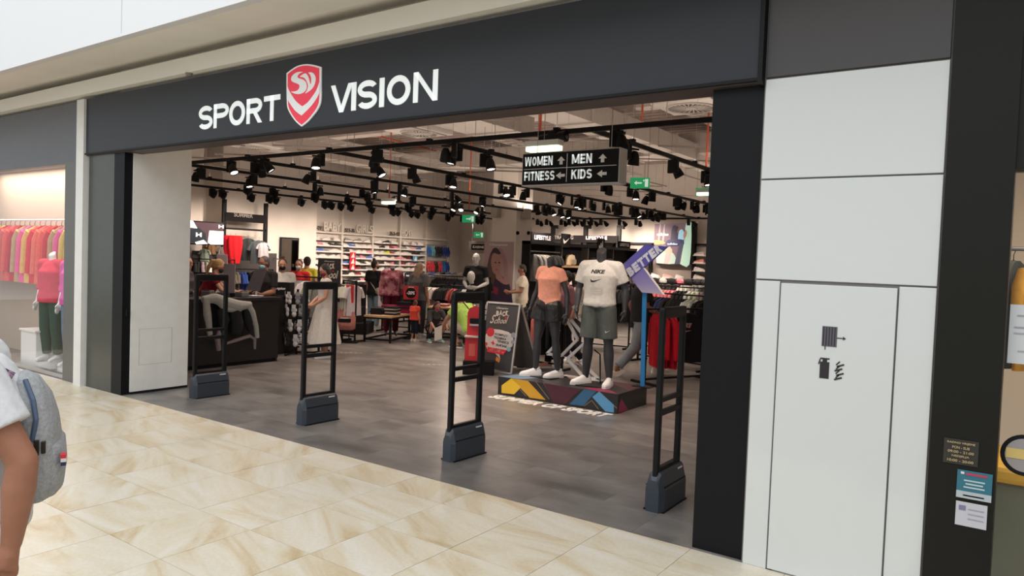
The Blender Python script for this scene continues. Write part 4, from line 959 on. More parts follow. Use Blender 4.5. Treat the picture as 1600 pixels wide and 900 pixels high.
person('headless dark grey male mannequin in a white printed t-shirt and grey-green shorts on the plinth', (-4.44, 8.24, PZ), face_from(14), 1.88, dict(
    pelvis=(0, 0, .98), waist=(.0, .0, 1.10), chest=(.0, .0, 1.30), neck=(.0, .01, 1.475), head=(.0, -.0, 1.64), sl=(.195, .02, 1.41), sr=(-.195, .02, 1.41),
    er=(-.265, .03, 1.15), wr=(-.26, -.06, .93), fr=(-.25, -.10, .84), el=(.29, .06, 1.16), wl=(.30, .02, .91), fl=(.295, -.02, .83),
    kr=(-.11, -.02, .52), kl=(.125, .01, .52), ar=(-.15, .06, .085), al=(.15, .02, .085), tr=(-.25, -.09, .03), tl=(.15, -.16, .03)),
    False, m=MANG, hair=None, headless=.11, voxel=.009, name='mannequin', cat='mannequin', shoes=(.8, .8, .8), curl=.35, group='mannequins on the printed plinth',
    top=dict(col=(.66, .65, .62), sleeve=.72, lo=-.25, loose=.02, infl=.018, neckcut=2.90), legs=dict(col=(.10, .115, .11), length=.88, loose=.016, infl=.016, name='shorts'), extra=m2x)
# ---------------- people in the shop
def at_dep(px, py, dep): 
    p = D(px, py, dep); return p
def stand(px, dep): 
    p = D(px, 470, dep); return Vector((p.x, p.y, 0))
RIGHTV = (.816, .577); TOCAM = (.576, -.817); AWAY = (-.576, .817); LEFTV = (-.816, -.577)
def mix(a, b, t): return (a[0] * (1 - t) + b[0] * t, a[1] * (1 - t) + b[1] * t)
ARMS_DOWN = dict(el=(.22, -.05, 1.14), wl=(.17, -.28, 1.10), fl=(.13, -.36, 1.12), er=(-.22, -.05, 1.14), wr=(-.17, -.28, 1.10), fr=(-.13, -.36, 1.12))
WALK = dict(kl=(.09, -.28, .53), al=(.10, -.33, .11), tl=(.11, -.49, .08), kr=(-.09, .10, .48), ar=(-.10, .40, .14), tr=(-.10, .30, .03), wl=(.27, .0, .90), el=(.23, .12, 1.15), fl=(.27, -.07, .84), er=(-.23, -.02, 1.14), wr=(-.2, -.25, 1.02), fr=(-.18, -.34, 1.0))
person('man in a black t-shirt and light jeans striding past behind the slogan board', (-5.10, 10.90, 0), mix(RIGHTV, TOCAM, -.12), 1.74, WALK, skin=SKT, hair=('short', DARKH),
       top=dict(col=(.025, .025, .028), sleeve=.75, loose=.025, lo=-.4), legs=dict(col=(.27, .31, .34), loose=.022), shoes=(.7, .62, .5), fat=.02, voxel=.011)
person('blonde cashier in a dark red t-shirt leaning over the till counter', stand(322, 12.2), mix(RIGHTV, AWAY, .25), 1.70, dict(neck=(0, -.13, 1.43), head=(0, -.19, 1.56), chest=(0, -.08, 1.28), sl=(.17, -.10, 1.38), sr=(-.17, -.10, 1.38), el=(.2, -.28, 1.17), wl=(.16, -.50, 1.12), fl=(.13, -.58, 1.11), er=(-.2, -.26, 1.16), wr=(-.15, -.48, 1.12), fr=(-.12, -.56, 1.11)),
       True, hair=('tail', BLOND), look=(0, -1, -.45), top=dict(col=(.22, .012, .025), sleeve=.5), legs=dict(col=(.02, .02, .022)), shoes=(.1, .1, .1), mask=(.02, .02, .02))
person('grey-haired man in a black t-shirt and pale blue face mask behind the till monitor', stand(412, 12.4), mix(TOCAM, LEFTV, .25), 1.72, ARMS_DOWN, False, SKT, ('short', (.10, .09, .085)), look=(-.2, -1, -.2), mask=(.28, .5, .6), top=dict(col=(.015, .015, .017), sleeve=.75, loose=.02), legs=dict(col=(.03, .035, .05)), fat=.025)
person('woman in a white blouse and black face mask holding a pink bundle', stand(440, 13.4), mix(TOCAM, RIGHTV, .25), 1.68, ARMS_DOWN, True, SK, ('bun', BROWN), mask=(.01, .01, .012), top=dict(col=(.55, .54, .52), sleeve=.9, loose=.02), legs=dict(col=(.1, .1, .12)))
person('person in a red t-shirt and white face mask beyond the black clothes rail', stand(466, 15.4), TOCAM, 1.66, None, True, SK, ('short', BROWN), mask=(.6, .6, .62), top=dict(col=(.55, .025, .03), sleeve=.6), legs=dict(col=(.03, .03, .05)))
person('dark-haired shopper in a yellow t-shirt facing the shoe wall', stand(478, 16.2), AWAY, 1.72, None, False, SK, ('short', DARKH), look=(.4, -1, 0), top=dict(col=(.55, .50, .06), sleeve=.5), legs=dict(col=(.05, .06, .09)))
def bundle(t, j): pass
person('woman in a long white sleeveless dress looking down, seen through the second gate', stand(508, 12.6), mix(LEFTV, TOCAM, .35), 1.62, dict(ARMS_DOWN, wl=(.1, -.25, .98), fl=(.05, -.33, .98), wr=(-.1, -.25, .98), fr=(-.05, -.33, .98)), True, SK, ('bob', DARKH), look=(0, -1, -.5), mask=(.2, .02, .04),
       top=dict(col=(.62, .60, .57), sleeve=.08, lo=-.2, name='bodice'), skirt=(1.10, .135, .28, .36, (.62, .60, .57)), shoes=(.7, .68, .65))
def bagx(t, j):
    put('bag_strap', MB().tube([(.13, .0, 1.46), (.05, .135, 1.25), (-.17, .13, .98), (-.2, .06, .95)], .014, 8), CLOTH, t, (.45, .38, .27))
    put('shoulder_bag', MB().sph((-.20, .10, .98), .07, .05, .09), CLOTH, t, (.45, .38, .27))
person('woman with a hair bun, black t-shirt and jeans seen from behind at the shoe wall', (-12.93, 12.55, 0), mix(AWAY, RIGHTV, .35), 1.68, None, True, SK, ('bun', DARKH), look=(-.5, -1, .0), top=dict(col=(.012, .012, .014), sleeve=.7, loose=.025), legs=dict(col=(.22, .30, .36), loose=.012), mask=(.02, .02, .02), extra=bagx, shoes=(.5, .5, .5))
person('long-haired woman in a grey t-shirt seen from behind near the red discount sign', stand(654, 16.3), mix(AWAY, RIGHTV, .3), 1.68, None, True, SK, ('long', (.3, .2, .13)), look=(-.4, -1, 0), top=dict(col=(.10, .10, .10), sleeve=.8, loose=.03), legs=dict(col=(.05, .05, .06)))
person('toddler in a coral red t-shirt and navy leggings beside the low table', (-10.62, 11.52, 0), mix(AWAY, RIGHTV, .4), .88, dict(head=(0, -.02, 1.62)), True, SK, ('bob', (.22, .10, .05)), top=dict(col=(.75, .08, .05), sleeve=.5, lo=-.3, loose=.04), legs=dict(col=(.015, .018, .035), length=1.4, loose=.02), shoes=(.7, .65, .6), fat=.03, voxel=.018)
CROUCH = dict(pelvis=(0, .12, .38), waist=(0, .05, .53), chest=(0, -.06, .70), neck=(0, -.13, .85), head=(0, -.19, .97), sl=(.17, -.12, .80), sr=(-.17, -.12, .80), el=(.24, -.3, .58), wl=(.18, -.48, .42), fl=(.15, -.56, .38), er=(-.24, -.3, .58), wr=(-.18, -.48, .42), fr=(-.15, -.56, .38),
              hl=(.10, .10, .36), kl=(.19, -.30, .50), al=(.15, -.05, .10), tl=(.18, -.22, .03), hr=(-.10, .10, .36), kr=(-.19, -.30, .50), ar=(-.15, -.05, .10), tr=(-.18, -.22, .03))
person('crouching brown-haired child in dark clothes with a pink face mask', (-10.28, 11.75, 0), mix(TOCAM, RIGHTV, .35), 1.40, CROUCH, True, SK, ('bob', (.10, .035, .025)), look=(0, -1, -.5), mask=(.5, .08, .12), top=dict(col=(.06, .06, .065), sleeve=1.2, loose=.015, lo=-.3), legs=dict(col=(.02, .025, .04)), shoes=(.2, .4, .45), voxel=.012)
def gx(t, j): put('bag_strap', MB().tube([(.12, .0, .92), (.0, .12, .72), (-.16, .24, .45)], .011, 8), CLOTH, t, (.12, .06, .04))
person('crouching man in a bright lime green t-shirt and beige shorts seen from behind', (-9.15, 11.45, 0), mix(mix(AWAY, LEFTV, .45), LEFTV, .1), 1.80, CROUCH, False, SK, None, look=(0, -1, -.5), top=dict(col=(.45, .70, .15), sleeve=.7, loose=.03, lo=-.35), legs=dict(col=(.45, .40, .33), length=.9, loose=.02), shoes=(.05, .04, .04), fat=.01, voxel=.012, extra=lambda t, j: (gx(t, j), put('hair', hair_mesh(j, (0, -1, -.5), 'short'), HAIR, t, DARKH)))
person('bearded man in a cream t-shirt looking down right of the large woman poster', stand(815, 16.5), mix(LEFTV, TOCAM, .1), 1.72, ARMS_DOWN, False, SKT, ('short', DARKH), look=(0, -1, -.4), top=dict(col=(.55, .50, .42), sleeve=.7, loose=.02), legs=dict(col=(.5, .45, .36)))
person('dark-haired woman with a face mask in a cream top behind the plinth mannequins', stand(897, 13.2), TOCAM, 1.62, None, True, SKT, ('tail', DARKH), mask=(.03, .03, .035), top=dict(col=(.5, .45, .38), sleeve=1.6), legs=dict(col=(.05, .04, .05)))
person('walking person in black trousers and salmon shoes glimpsed behind the chevron frame', (-6.35, 10.6, 0), mix(LEFTV, TOCAM, .2), 1.66, WALK, True, SK, ('tail', DARKH), top=dict(col=(.30, .14, .16), sleeve=.9, loose=.02), legs=dict(col=(.015, .015, .018)), shoes=(.6, .28, .22))
person('woman in a dark jacket partly hidden behind the white entrance wall', stand(290, 12.6), RIGHTV, 1.66, ARMS_DOWN, True, SK, ('long', DARKH), top=dict(col=(.08, .07, .08), sleeve=1.7), legs=dict(col=(.03, .03, .04)))
# ---------------- mannequins in the shop
def vest(t, j): pass
person('headless mannequin in a burgundy patterned tracksuit on the low display table side', (-11.55, 11.75, .02), mix(TOCAM, RIGHTV, .2), 1.72, None, True, m=mat('mannequin_dark', (.05, .05, .05), .5), hair=None, headless=.06, name='mannequin', cat='mannequin', shoes=None, voxel=.012,
       top=dict(col=(.17, .012, .035), sleeve=1.9, loose=.03, lo=-.3, mat=mat('burgundy_camouflage', (.16, .01, .035), .7, col2=(.36, .16, .18), nscale=9), name='jacket'), legs=dict(col=(.09, .008, .02), loose=.012))
def ballx(t, j): pass
sm = person('pale silver mannequin in a black t-shirt beside the large woman poster', stand(742, 15.6) + Vector((0, 0, .1)), mix(TOCAM, LEFTV, .15), 1.84, dict(el=(.24, .03, 1.14), wl=(.10, -.24, 1.05), fl=(.03, -.28, 1.05), er=(-.24, .03, 1.14), wr=(-.12, -.24, 1.04), fr=(-.05, -.28, 1.04)), True, m=MANS, hair=None, name='mannequin', cat='mannequin', shoes=None, voxel=.011,
       top=dict(col=(.012, .012, .014), sleeve=.6), legs=dict(col=(.012, .012, .014), length=.5, name='shorts'), extra=lambda t, j: put('base_plate', MB().cyl((0, 0, -.1), (0, 0, .03), .22, n=24), BLK, t))
o = put('mannequin_head', MB().sph((0, 0, .1), .08, .1, .12).tube([(0, .02, -.04), (0, .01, .06)], .05, 12), MANS); o.location = D(736, 434, 15.25) + Vector((0, 0, -.08)); tag(o, 'loose silver mannequin head held in front of the black-shirted mannequin', 'mannequin head')  # separate mannequin head, not a bust
# ---------------- passer-by in the foreground
def fgx(t, j): pass
fgp = D(-50, 640, 2.36); FGF = (-.45, -.89)
person('man in a white t-shirt and grey trousers walking past at the left edge', (fgp.x, fgp.y, 0), FGF, 1.72, dict(neck=(0, -.02, 1.46), head=(0, -.08, 1.60),
    sl=(.175, .04, 1.40), el=(.235, .175, 1.15), wl=(.24, .15, .90), fl=(.25, .13, .81), kl=(.10, -.12, .52), al=(.10, -.1, .09), tl=(.11, -.26, .04), kr=(-.1, .03, .5), ar=(-.1, .2, .14), tr=(-.11, .06, .03)),
    False, (.40, .18, .11), ('short', DARKH), top=dict(col=(.80, .80, .82), sleeve=.60, loose=.028, infl=.018, lo=-.42), legs=dict(col=(.25, .26, .25), loose=.012), shoes=(.5, .5, .5), fat=.022, voxel=.007, curl=.6,
    extra=lambda t, j: (put('pocket_mask', MB().poly([(.17, .02, .86), (.19, .08, .85), (.20, .09, .91), (.18, .03, .92)], .006, (1, 0, 0)), CLOTH, t, (.2, .5, .65)),
                        put('pocket_tissue', MB().sph((.17, .10, .90), .03, .04, .045), CLOTH, t, (.75, .76, .78))))
bp = thing('backpack', 'grey melange backpack worn by the passer-by at the left edge', 'backpack', (fgp.x, fgp.y, -.06), math.atan2(FGF[1], FGF[0]) + PI / 2)
bp.scale = (1, .99, 1)
m = MB(); rings = []
for z, ry, cy_, rx in ((1.02, .045, .185, .12), (1.03, .055, .188, .14), (1.08, .065, .195, .145), (1.15, .07, .20, .15), (1.22, .065, .195, .15), (1.28, .062, .19, .145), (1.35, .052, .18, .13), (1.41, .035, .16, .10), (1.43, .01, .15, .06)):
    rings.append([m.b.verts.new((rx * math.copysign(abs(math.cos(a)) ** .7, math.cos(a)), cy_ + ry * math.copysign(abs(math.sin(a)) ** .8, math.sin(a)), z)) for a in [2 * PI * k / 28 for k in range(28)]])
m.loft(rings)
bb = put('bag_body', m, mat('grey_melange', (.42, .43, .44), .85, noise=.25, nscale=120, bump=.5, bscale=30), bp, smooth=60)
m = MB(); rings = []
for z, ry, cy_, rx in ((1.03, .03, .225, .10), (1.05, .038, .232, .12), (1.12, .04, .238, .13), (1.20, .036, .236, .125), (1.235, .02, .22, .11)):
    rings.append([m.b.verts.new((rx * math.copysign(abs(math.cos(a)) ** .7, math.cos(a)), cy_ + ry * math.sin(a), z)) for a in [2 * PI * k / 24 for k in range(24)]])
m.loft(rings); put('front_pocket', m, MATS['grey_melange'], bp, smooth=60)
put('zip', MB().tube([(.145, .19, 1.23), (.150, .20, 1.30), (.135, .19, 1.36), (.10, .165, 1.42)], .008, 6), mat('blue_grey_zip', (.08, .12, .2), .5), bp)
put('zip_puller', MB().box(.150, .158, .195, .21, 1.185, 1.235, .002).box(.150, .158, .215, .228, 1.19, 1.23, .002), mat('dark_metal', (.06, .05, .04), .35, .8), bp)
tg = put('brand_tab', MB().box(.10, .135, .268, .283, 1.14, 1.152), mat('tab_navy', (.02, .03, .09), .6), bp)
put('brand_tab', MB().box(.10, .135, .268, .284, 1.152, 1.164), INK, bp); put('brand_tab', MB().box(.10, .135, .268, .283, 1.164, 1.176), RED, bp)
put('shoulder_strap', MB().tube([(.11, .13, 1.43), (.12, .06, 1.475), (.13, -.03, 1.46), (.13, -.12, 1.38), (.14, -.13, 1.2), (.15, .0, 1.08), (.14, .14, 1.04)], .018, 8), mat('patterned_strap', (.03, .03, .10), .8, col2=(.5, .3, .35), nscale=60), bp)
# ================================================================ GARMENTS, RACKS, SHELVES
def garment_mesh(kind, seed):
    """hanging garment, shoulders along X, hangs from z=0 down"""
    rr = random.Random(seed); mb = MB(); n = 26
    if kind == 'trousers': prof = [(0, .17), (-.04, .19), (-.25, .20), (-.5, .17), (-.78, .13)]
    elif kind == 'long': prof = [(-.03, .06), (-.05, .12), (-.09, .21), (-.16, .23), (-.3, .22), (-.5, .23), (-.74, .24)]
    else: prof = [(-.03, .06), (-.05, .12), (-.09, .20), (-.15, .21), (-.3, .20), (-.5, .21), (-.66, .22)]
    ph = rr.uniform(0, 6); rings = []
    for z, w in prof:
        d = .028 + .022 * min(1, -z * 2)
        rings.append([mb.b.verts.new((w * math.cos(a), (d + .012 * math.sin(7 * a + ph + z * 3)) * math.sin(a), z)) for a in [2 * PI * k / n for k in range(n)]])
    mb.loft(rings)
    if kind != 'trousers':
        L = .52 if kind == 'long' else .2
        for s in (-1, 1):
            mb.tube([(s * .17, 0, -.10), (s * .235, .005, -.2), (s * (.25 + rr.uniform(0, .02)), rr.uniform(-.02, .02), -.1 - L)], [.045, .042, .035 if kind == 'long' else .05], 8)
    return mb.mesh('garment', 70)
GM = {(k, i): garment_mesh(k, i) for k in ('trousers', 'long', 'tee') for i in range(3)}
for me in GM.values(): me.materials.append(CLOTH)
hg = MB().tube([(-.2, 0, -.10), (-.06, 0, -.04), (0, 0, -.03), (.06, 0, -.04), (.2, 0, -.10)], .007, 6).tube([(0, 0, -.03), (0, 0, .01), (.02, 0, .035), (.0, 0, .055), (-.018, 0, .04)], .003, 5).mesh('hanger'); hg.materials.append(BLK)
GN = {'tee': 'hanging_shirt', 'long': 'hanging_sweatshirt', 'trousers': 'hanging_trousers'}
CNAME = [((.015, .015, .017), 'black'), ((.62, .60, .56), 'white'), ((.25, .24, .23), 'grey'), ((.55, .02, .04), 'red'), ((.02, .03, .09), 'navy'), ((.65, .22, .22), 'pink'), ((.05, .12, .4), 'blue'), ((.4, .1, .1), 'brick red'), ((.35, .28, .18), 'tan')]
CN = {n: c for c, n in CNAME}
def garment(kind, loc, rz, col, label, group, sc=1, seed=None):
    me = GM[(kind, (seed if seed is not None else random.randrange(3)) % 3)]
    o = bpy.data.objects.new(GN[kind], me); o.location = loc; o.rotation_euler = (0, 0, rz); o.scale = (sc, 1, sc); o.color = (*[c * random.uniform(.85, 1.15) for c in col], 1); link(o)
    tag(o, label, 'clothing', group)
    h = bpy.data.objects.new('hanger', hg); link(h, o)
    return o
def rack(a, b, z, label, where, cols, kinds=('tee',), step=.07, low=0, garm=True, rzj=.12, end=None, sc=1):
    """straight black clothes rail from a to b (x, y) with garments across it"""
    a, b = Vector((*a, 0)), Vector((*b, 0)); mid = (a + b) / 2; d = (b - a).normalized(); L = (b - a).length; ang = math.atan2(d.y, d.x)
    t = thing('clothes_rack', label, 'clothes rack', mid, ang)
    h = L / 2
    put('hanging_bar', MB().cyl((-h, 0, z), (h, 0, z), .014, n=8), BLK, t)
    for s in (-1, 1):
        put('upright', MB().box(s * h - .015, s * h + .015, -.015, .015, 0, z + .02), BLK, t); put('foot', MB().box(s * h - .02, s * h + .02, -.26, .26, .0, .035), BLK, t)
    put('lower_bar', MB().box(-h, h, -.012, .012, .10, .125), BLK, t)
    n = max(1, int(L / step)); cols = cols if isinstance(cols, list) else [cols]
    for i in range(n):
        c = cols[(i * len(cols)) // n]; p = a + d * (step * .5 + i * step)
        k = kinds[(i * len(kinds)) // n]
        garment(k, (p.x, p.y, z - .045), ang + PI / 2 + random.uniform(-rzj, rzj), CN[c], '%s %s, %s from the left on %s' % (c, {'tee': 't-shirt', 'long': 'sweatshirt', 'trousers': 'trousers'}[k], ORD[i], where), 'clothes on ' + where, sc)
    return t
# right side: red hoodies and black hoodie rail
r_a, r_b = D(1024, 560, 11.3), D(1054, 560, 11.5)
t = thing('clothes_rack', 'low black clothes rail holding the red hoodies right of the blue pole', 'clothes rack', ((r_a.x + r_b.x) / 2 + .2, (r_a.y + r_b.y) / 2 + .2, 0), math.atan2(r_b.y - r_a.y, r_b.x - r_a.x))
put('hanging_bar', MB().cyl((-.75, 0, 1.14), (.55, 0, 1.14), .015, n=8), BLK, t)
for s in (-.75, .55): put('upright', MB().box(s - .015, s + .015, -.015, .015, 0, 1.15), BLK, t); put('foot', MB().box(s - .02, s + .02, -.3, .3, 0, .035), BLK, t)
put('cross_bar', MB().box(-.75, .55, -.015, .015, .06, .09), BLK, t)
for i in range(5):
    p = D(1025 + i * 7.2, 480, 11.35 + .02 * i)
    o = garment('long', (p.x, p.y, 1.08 - .008 * i), math.atan2(AWAY[1], AWAY[0]) + .15 * (i % 2), (.50, .006, .02), 'bright red hoodie, %s from the left on the low rail behind the rightmost gate' % ORD[i], 'red hoodies on the low rail', 1.12)
p = D(1075, 490, 11.9); nh = garment('long', (p.x, p.y, 1.08), math.atan2(RIGHTV[1], RIGHTV[0]), (.014, .014, .016), 'black hoodie with pink chest lettering facing the entrance at the right', 'front-facing hoodie', 1.12)
nh['group'] = 'black sweatshirts by the right jamb'
o = decal(text_fit('chest_print', 'NIKE', (-.12, -.062, -.24), (.16, 0, 0), (.02, 0, .07), mat('pink_print', (.65, .4, .38), .6), nh, bold=.06, shear=.25), nh.data)
mb = MB(); pts = curve_pts([(-.09, .012), (-.08, -.03), (-.03, -.02), (.09, .02)]) + curve_pts([(.09, .02), (-.03, .005), (-.09, .012)])[1:-1]
mb.poly([(-.03 + x, -.064, -.29 + z) for x, z in pts], .003, (0, 1, 0)); decal(put('chest_print', mb, MATS['pink_print'], nh), nh.data)
def pxrack(px0, px1, dep0, dep1, z, *a, **k):
    p, q = D(px0, 470, dep0), D(px1, 470, dep1); return rack((p.x, p.y), (q.x, q.y), z, *a, **k)
pxrack(1000, 1108, 13.8, 12.6, 1.30, 'long black clothes rail of black clothes right of the blue pole', 'the rail behind the red hoodies', ['black', 'black', 'navy', 'black', 'black', 'white', 'black'], ('long',), .085)
pxrack(985, 1112, 15.6, 14.6, 1.38, 'black clothes rail with pinkish caps above, second behind the red hoodies', 'the second rail behind the red hoodies', ['black', 'grey', 'pink', 'pink', 'black', 'white', 'grey'], ('tee',), .085)
pxrack(1030, 1112, 18.2, 17.2, 1.42, 'far black clothes rail in front of the white shoe shelves', 'the far rail by the white shoe shelves', ['black', 'black', 'white', 'grey', 'black'], ('tee',), .10)
pxrack(905, 985, 15.5, 15.0, 1.35, 'black clothes rail between the two plinth mannequins', 'the rail between the plinth mannequins', ['white', 'black', 'pink', 'black'], ('tee',), .09)
pxrack(826, 880, 14.4, 13.6, 1.0, 'low clothes rail with red and black items behind the salmon-shirt mannequin', 'the low rail behind the salmon-shirt mannequin', ['black', 'brick red', 'black', 'black'], ('tee',), .08)
pxrack(826, 882, 12.4, 12.0, 1.05, 'clothes rail with pale pink sweatshirts behind the folding board', 'the rail behind the folding board', ['black', 'pink', 'black', 'black'], ('long',), .10)
# middle: dark rails behind the third gate
pxrack(652, 738, 17.6, 16.9, 1.16, 'black clothes rail of dark tops behind the crouching people', 'the rail behind the crouching people', ['black', 'black', 'white', 'white', 'black', 'black', 'black', 'brick red', 'black', 'white', 'tan'], ('tee',), .075)
pxrack(632, 765, 20.2, 19.0, 1.32, 'black clothes rail with accessories right of the shoe wall', 'the rail right of the shoe wall', ['black', 'black', 'grey', 'black', 'black', 'black', 'navy', 'black'], ('tee',), .09)
pxrack(598, 640, 17.6, 17.4, 1.25, 'clothes rail of white and navy tops left of the red discount sign', 'the rail left of the discount sign', ['white', 'white', 'navy', 'black', 'black', 'black'], ('long',), .08)
# left: rails near shoes and till
pxrack(452, 500, 13.6, 13.2, 1.36, 'clothes rail of grey tops behind the sock stand', 'the rail behind the sock stand', ['grey', 'grey', 'white', 'grey'], ('tee',), .06)
pxrack(536, 556, 15.2, 15.0, 1.25, 'short clothes rail of white t-shirts by the school poster', 'the short rail by the school poster', ['white'], ('tee',), .07)
pxrack(300, 365, 18.0, 18.4, 1.55, 'clothes rail of bikinis and shorts on the left wall', 'the swimwear rail on the left', ['black', 'grey', 'white', 'black', 'grey', 'black'], ('tee',), .09)
pxrack(360, 425, 17.4, 18.0, 1.35, 'clothes rail with blue and grey garments behind the till', 'the rail behind the till', ['grey', 'blue', 'black', 'black', 'blue', 'grey'], ('tee',), .09)
pxrack(300, 350, 15.2, 15.6, 1.3, 'clothes rail of dark jackets left of the blonde cashier', 'the rail behind the blonde cashier', ['black', 'grey', 'black', 'pink'], ('tee',), .09)
# wall display of garments left
for i, (px, py, dep, c, s, k, lb) in enumerate([(303, 376, 18.6, (.70, .10, .09), .75, 'tee', 'coral red'), (318, 377, 18.6, (.30, .18, .09), .5, 'tee', 'tan and black'), (331, 377, 18.6, (.34, .2, .1), .5, 'tee', 'brown patterned'), (320, 388, 18.3, (.5, .48, .46), .5, 'tee', 'white printed'),
        (360, 368, 18.6, (.62, .01, .03), .9, 'trousers', 'dark red'), (368, 368, 18.5, (.70, .015, .03), .9, 'trousers', 'bright red'), (388, 371, 18.7, (.04, .045, .06), .9, 'tee', 'charcoal'), (405, 374, 18.6, (.08, .09, .12), .95, 'tee', 'black and white'), (412, 378, 18.5, (.6, .58, .55), .6, 'tee', 'pale'), (352, 384, 18.6, (.42, .36, .38), .6, 'long', 'pale mauve')]):
    p = D(px, py, dep); garment(k, p, math.atan2(RIGHTV[1], RIGHTV[0]) + .2, c, '%s garment hung facing out on the left summer wall' % lb, 'facing garments on the summer wall', s)
# left slat wall unit
su = thing('wall_display', 'dark slatted wall display with garment arms left of the grey-haired man', 'display unit', (-17.0, 9.3, 0))
L = su.location
SUX = -17.05
ya, yb = P(298, 400, 0, SUX).y, P(430, 400, 0, SUX).y
zt_ = P(352, 312, 0, SUX).z
y1_, y2_ = P(347, 350, 0, SUX).y, P(412, 350, 0, SUX).y
for y in (y1_, y2_):
    put('frame_post', MB().box(0, .06, y - .05 - L.y, y + .05 - L.y, 0, zt_).box(.05, .14, y - .05 - L.y, y - .0 - L.y, zt_ - .1, zt_), BLK, su)
zz = P(380, 334, 0, SUX).z; zq = P(380, 347, 0, SUX).z
put('header_board', MB().box(.02, .08, y1_ - L.y, y2_ - L.y, zq, zz), BLKM, su); put('cross_bar', MB().box(.02, .06, y1_ - L.y, y2_ - L.y, zq - .22, zq - .17), BLK, su); put('cross_bar', MB().box(.02, .06, y1_ - L.y, y2_ - L.y, zq - .65, zq - .61), BLK, su)
put('slat_panel', MB().box(.0, .02, ya - L.y, yb - L.y, .1, zq - .8), mat('dark_slat', (.05, .045, .045), .6), su)
for i in range(5): put('garment_arm', MB().bar((.02, ya + .6 + i * .9 - L.y, 1.62), (.35, ya + .6 + i * .9 - L.y, 1.58), .02), STEEL, su)
tx = text_fit('lettering', 'SUMMER', Vector((.085, y1_ + .25 - L.y, zq + .12)), (0, (y2_ - y1_) * .45, 0), (0, 0, (zz - zq) * .5), mat('grey_letter', (.3, .28, .26), .6), su, bold=.03)
# light box
LBX = -16.3
q = [P(x, y, 0, LBX) for x, y in ((296, 344), (351, 348), (351, 384), (296, 382))]
yy0, yy1, lz0, lz1 = q[0].y, q[1].y, (q[2].z + q[3].z) / 2, (q[0].z + q[1].z) / 2
lb = thing('light_box', 'glowing black and white advertising light box at the far left of the shop', 'light box', (LBX, (yy0 + yy1) / 2, lz0)); L = lb.location
W2 = yy1 - yy0; H2 = lz1 - lz0
put('case', MB().box(-.12, -.01, -W2 / 2, W2 / 2, 0, H2, .01), BLK, lb)
put('picture', MB().box(-.01, 0, -W2 / 2 + .03, W2 / 2 - .03, .03, H2 - .03), mat('screen_dark', (.06, .035, .045), .3, emit=.6), lb)
SWH = mat('screen_white', (.62, .68, .68), .4, emit=.9)
def lbp(pts, m, x=.003, nm='picture'): put(nm, MB().poly([(x, (u - .5) * W2, v * H2) for u, v in pts], .003, (1, 0, 0)), m, lb)
lbp([(.0, .7), (.0, 1), (.1, .98), (.22, .68)], SWH); lbp([(.16, .1), (.4, .22), (.52, .05), (.2, .02)], SWH); lbp([(.52, .12), (.56, .62), (.97, .62), (.97, .05), (.6, .03)], SWH)
lbp([(.02, .1), (.02, .62), (.25, .72), (.45, .5), (.48, .2), (.2, .08)], mat('screen_navy', (.02, .03, .04), .3), .002)
def ua(u, v, w, h):
    lbp([(u, v), (u, v + h), (u + w * .3, v + h * .85), (u + w * .3, v + h * .6), (u + w * .7, v + h * .6), (u + w * .7, v + h * .85), (u + w, v + h), (u + w, v), (u + w * .7, v + h * .15), (u + w * .7, v + h * .4), (u + w * .3, v + h * .4), (u + w * .3, v + h * .15)], SWH, .006, 'emblem')
ua(.18, .32, .16, .2); ua(.82, .74, .15, .16)
# ---------------- kids shoe wall
SHX = -18.1
posts = [P(x, 400, 0, SHX).y for x in (482, 533, 581, 624, 664, 700)]
zs = P(482, 361, 0, SHX).z
kw = thing('shoe_wall', 'cream shoe wall with five bays of shelves and raised kids lettering', 'shelf unit', (SHX, (posts[0] + posts[-1]) / 2, 0)); L = kw.location
CRM = mat('cream_shelf', (.70, .66, .60), .5)
put('back_panel', MB().box(-.14, -.10, posts[0] - L.y, posts[-1] - L.y, 0, 3.35), mat('cream_back', (.62, .58, .53), .6), kw)
for y in posts: put('post', MB().box(-.10, .04, y - .035 - L.y, y + .035 - L.y, 0, 3.35 if y not in posts[1:3] else 3.35), CRM, kw)
put('header_rail', MB().box(-.10, .05, posts[0] - L.y, posts[-1] - L.y, zs - .03, zs + .02), CRM, kw)
NROW = 9; dz = .185
SHCOL = [('white', (.72, .70, .68)), ('black', (.02, .02, .022)), ('pink', (.72, .25, .33)), ('blue', (.06, .14, .5)), ('grey', (.25, .25, .27)), ('dark red', (.25, .02, .03)), ('yellow', (.6, .75, .05))]
rs_ = random.Random(11)
for b in range(4):
    y0, y1 = posts[b], posts[b + 1]
    for r in range(NROW):
        z = zs - .25 - r * dz
        put('shelf', MB().box(-.10, .12, y0 + .035 - L.y, y1 - .035 - L.y, z - .012, z), CRM, kw)
        if r == 0: cnt = 3
        else: cnt = 5
        yy = [y0 + (y1 - y0) * (i + .7 + rs_.uniform(-.1, .1)) / (cnt + .4) for i in range(cnt)]
        for i, y in enumerate(yy):
            w = [6, 2.2, 1.2, .7, .9, .3, .15]; ci = rs_.choices(range(7), w)[0]
            if r > 6 and rs_.random() < .2: continue
            cn, cc = SHCOL[ci]
            o = shoe_obj('trainer', (SHX + .02, y, z), PI / 2 * -1 + PI + rs_.choice((0, .2)) + PI / 2 * 1 - PI / 2, cc, None, 1.0)
            o.rotation_euler = (0, 0, rs_.choice((0, PI)) + rs_.uniform(-.2, .2))
            tag(o, '%s trainer, %s from left, %s shelf down, %s bay of the shoe wall' % (cn, ORD[i], ORD[r], ORD[b]), 'shoe', 'kids shoes on the shoe wall')
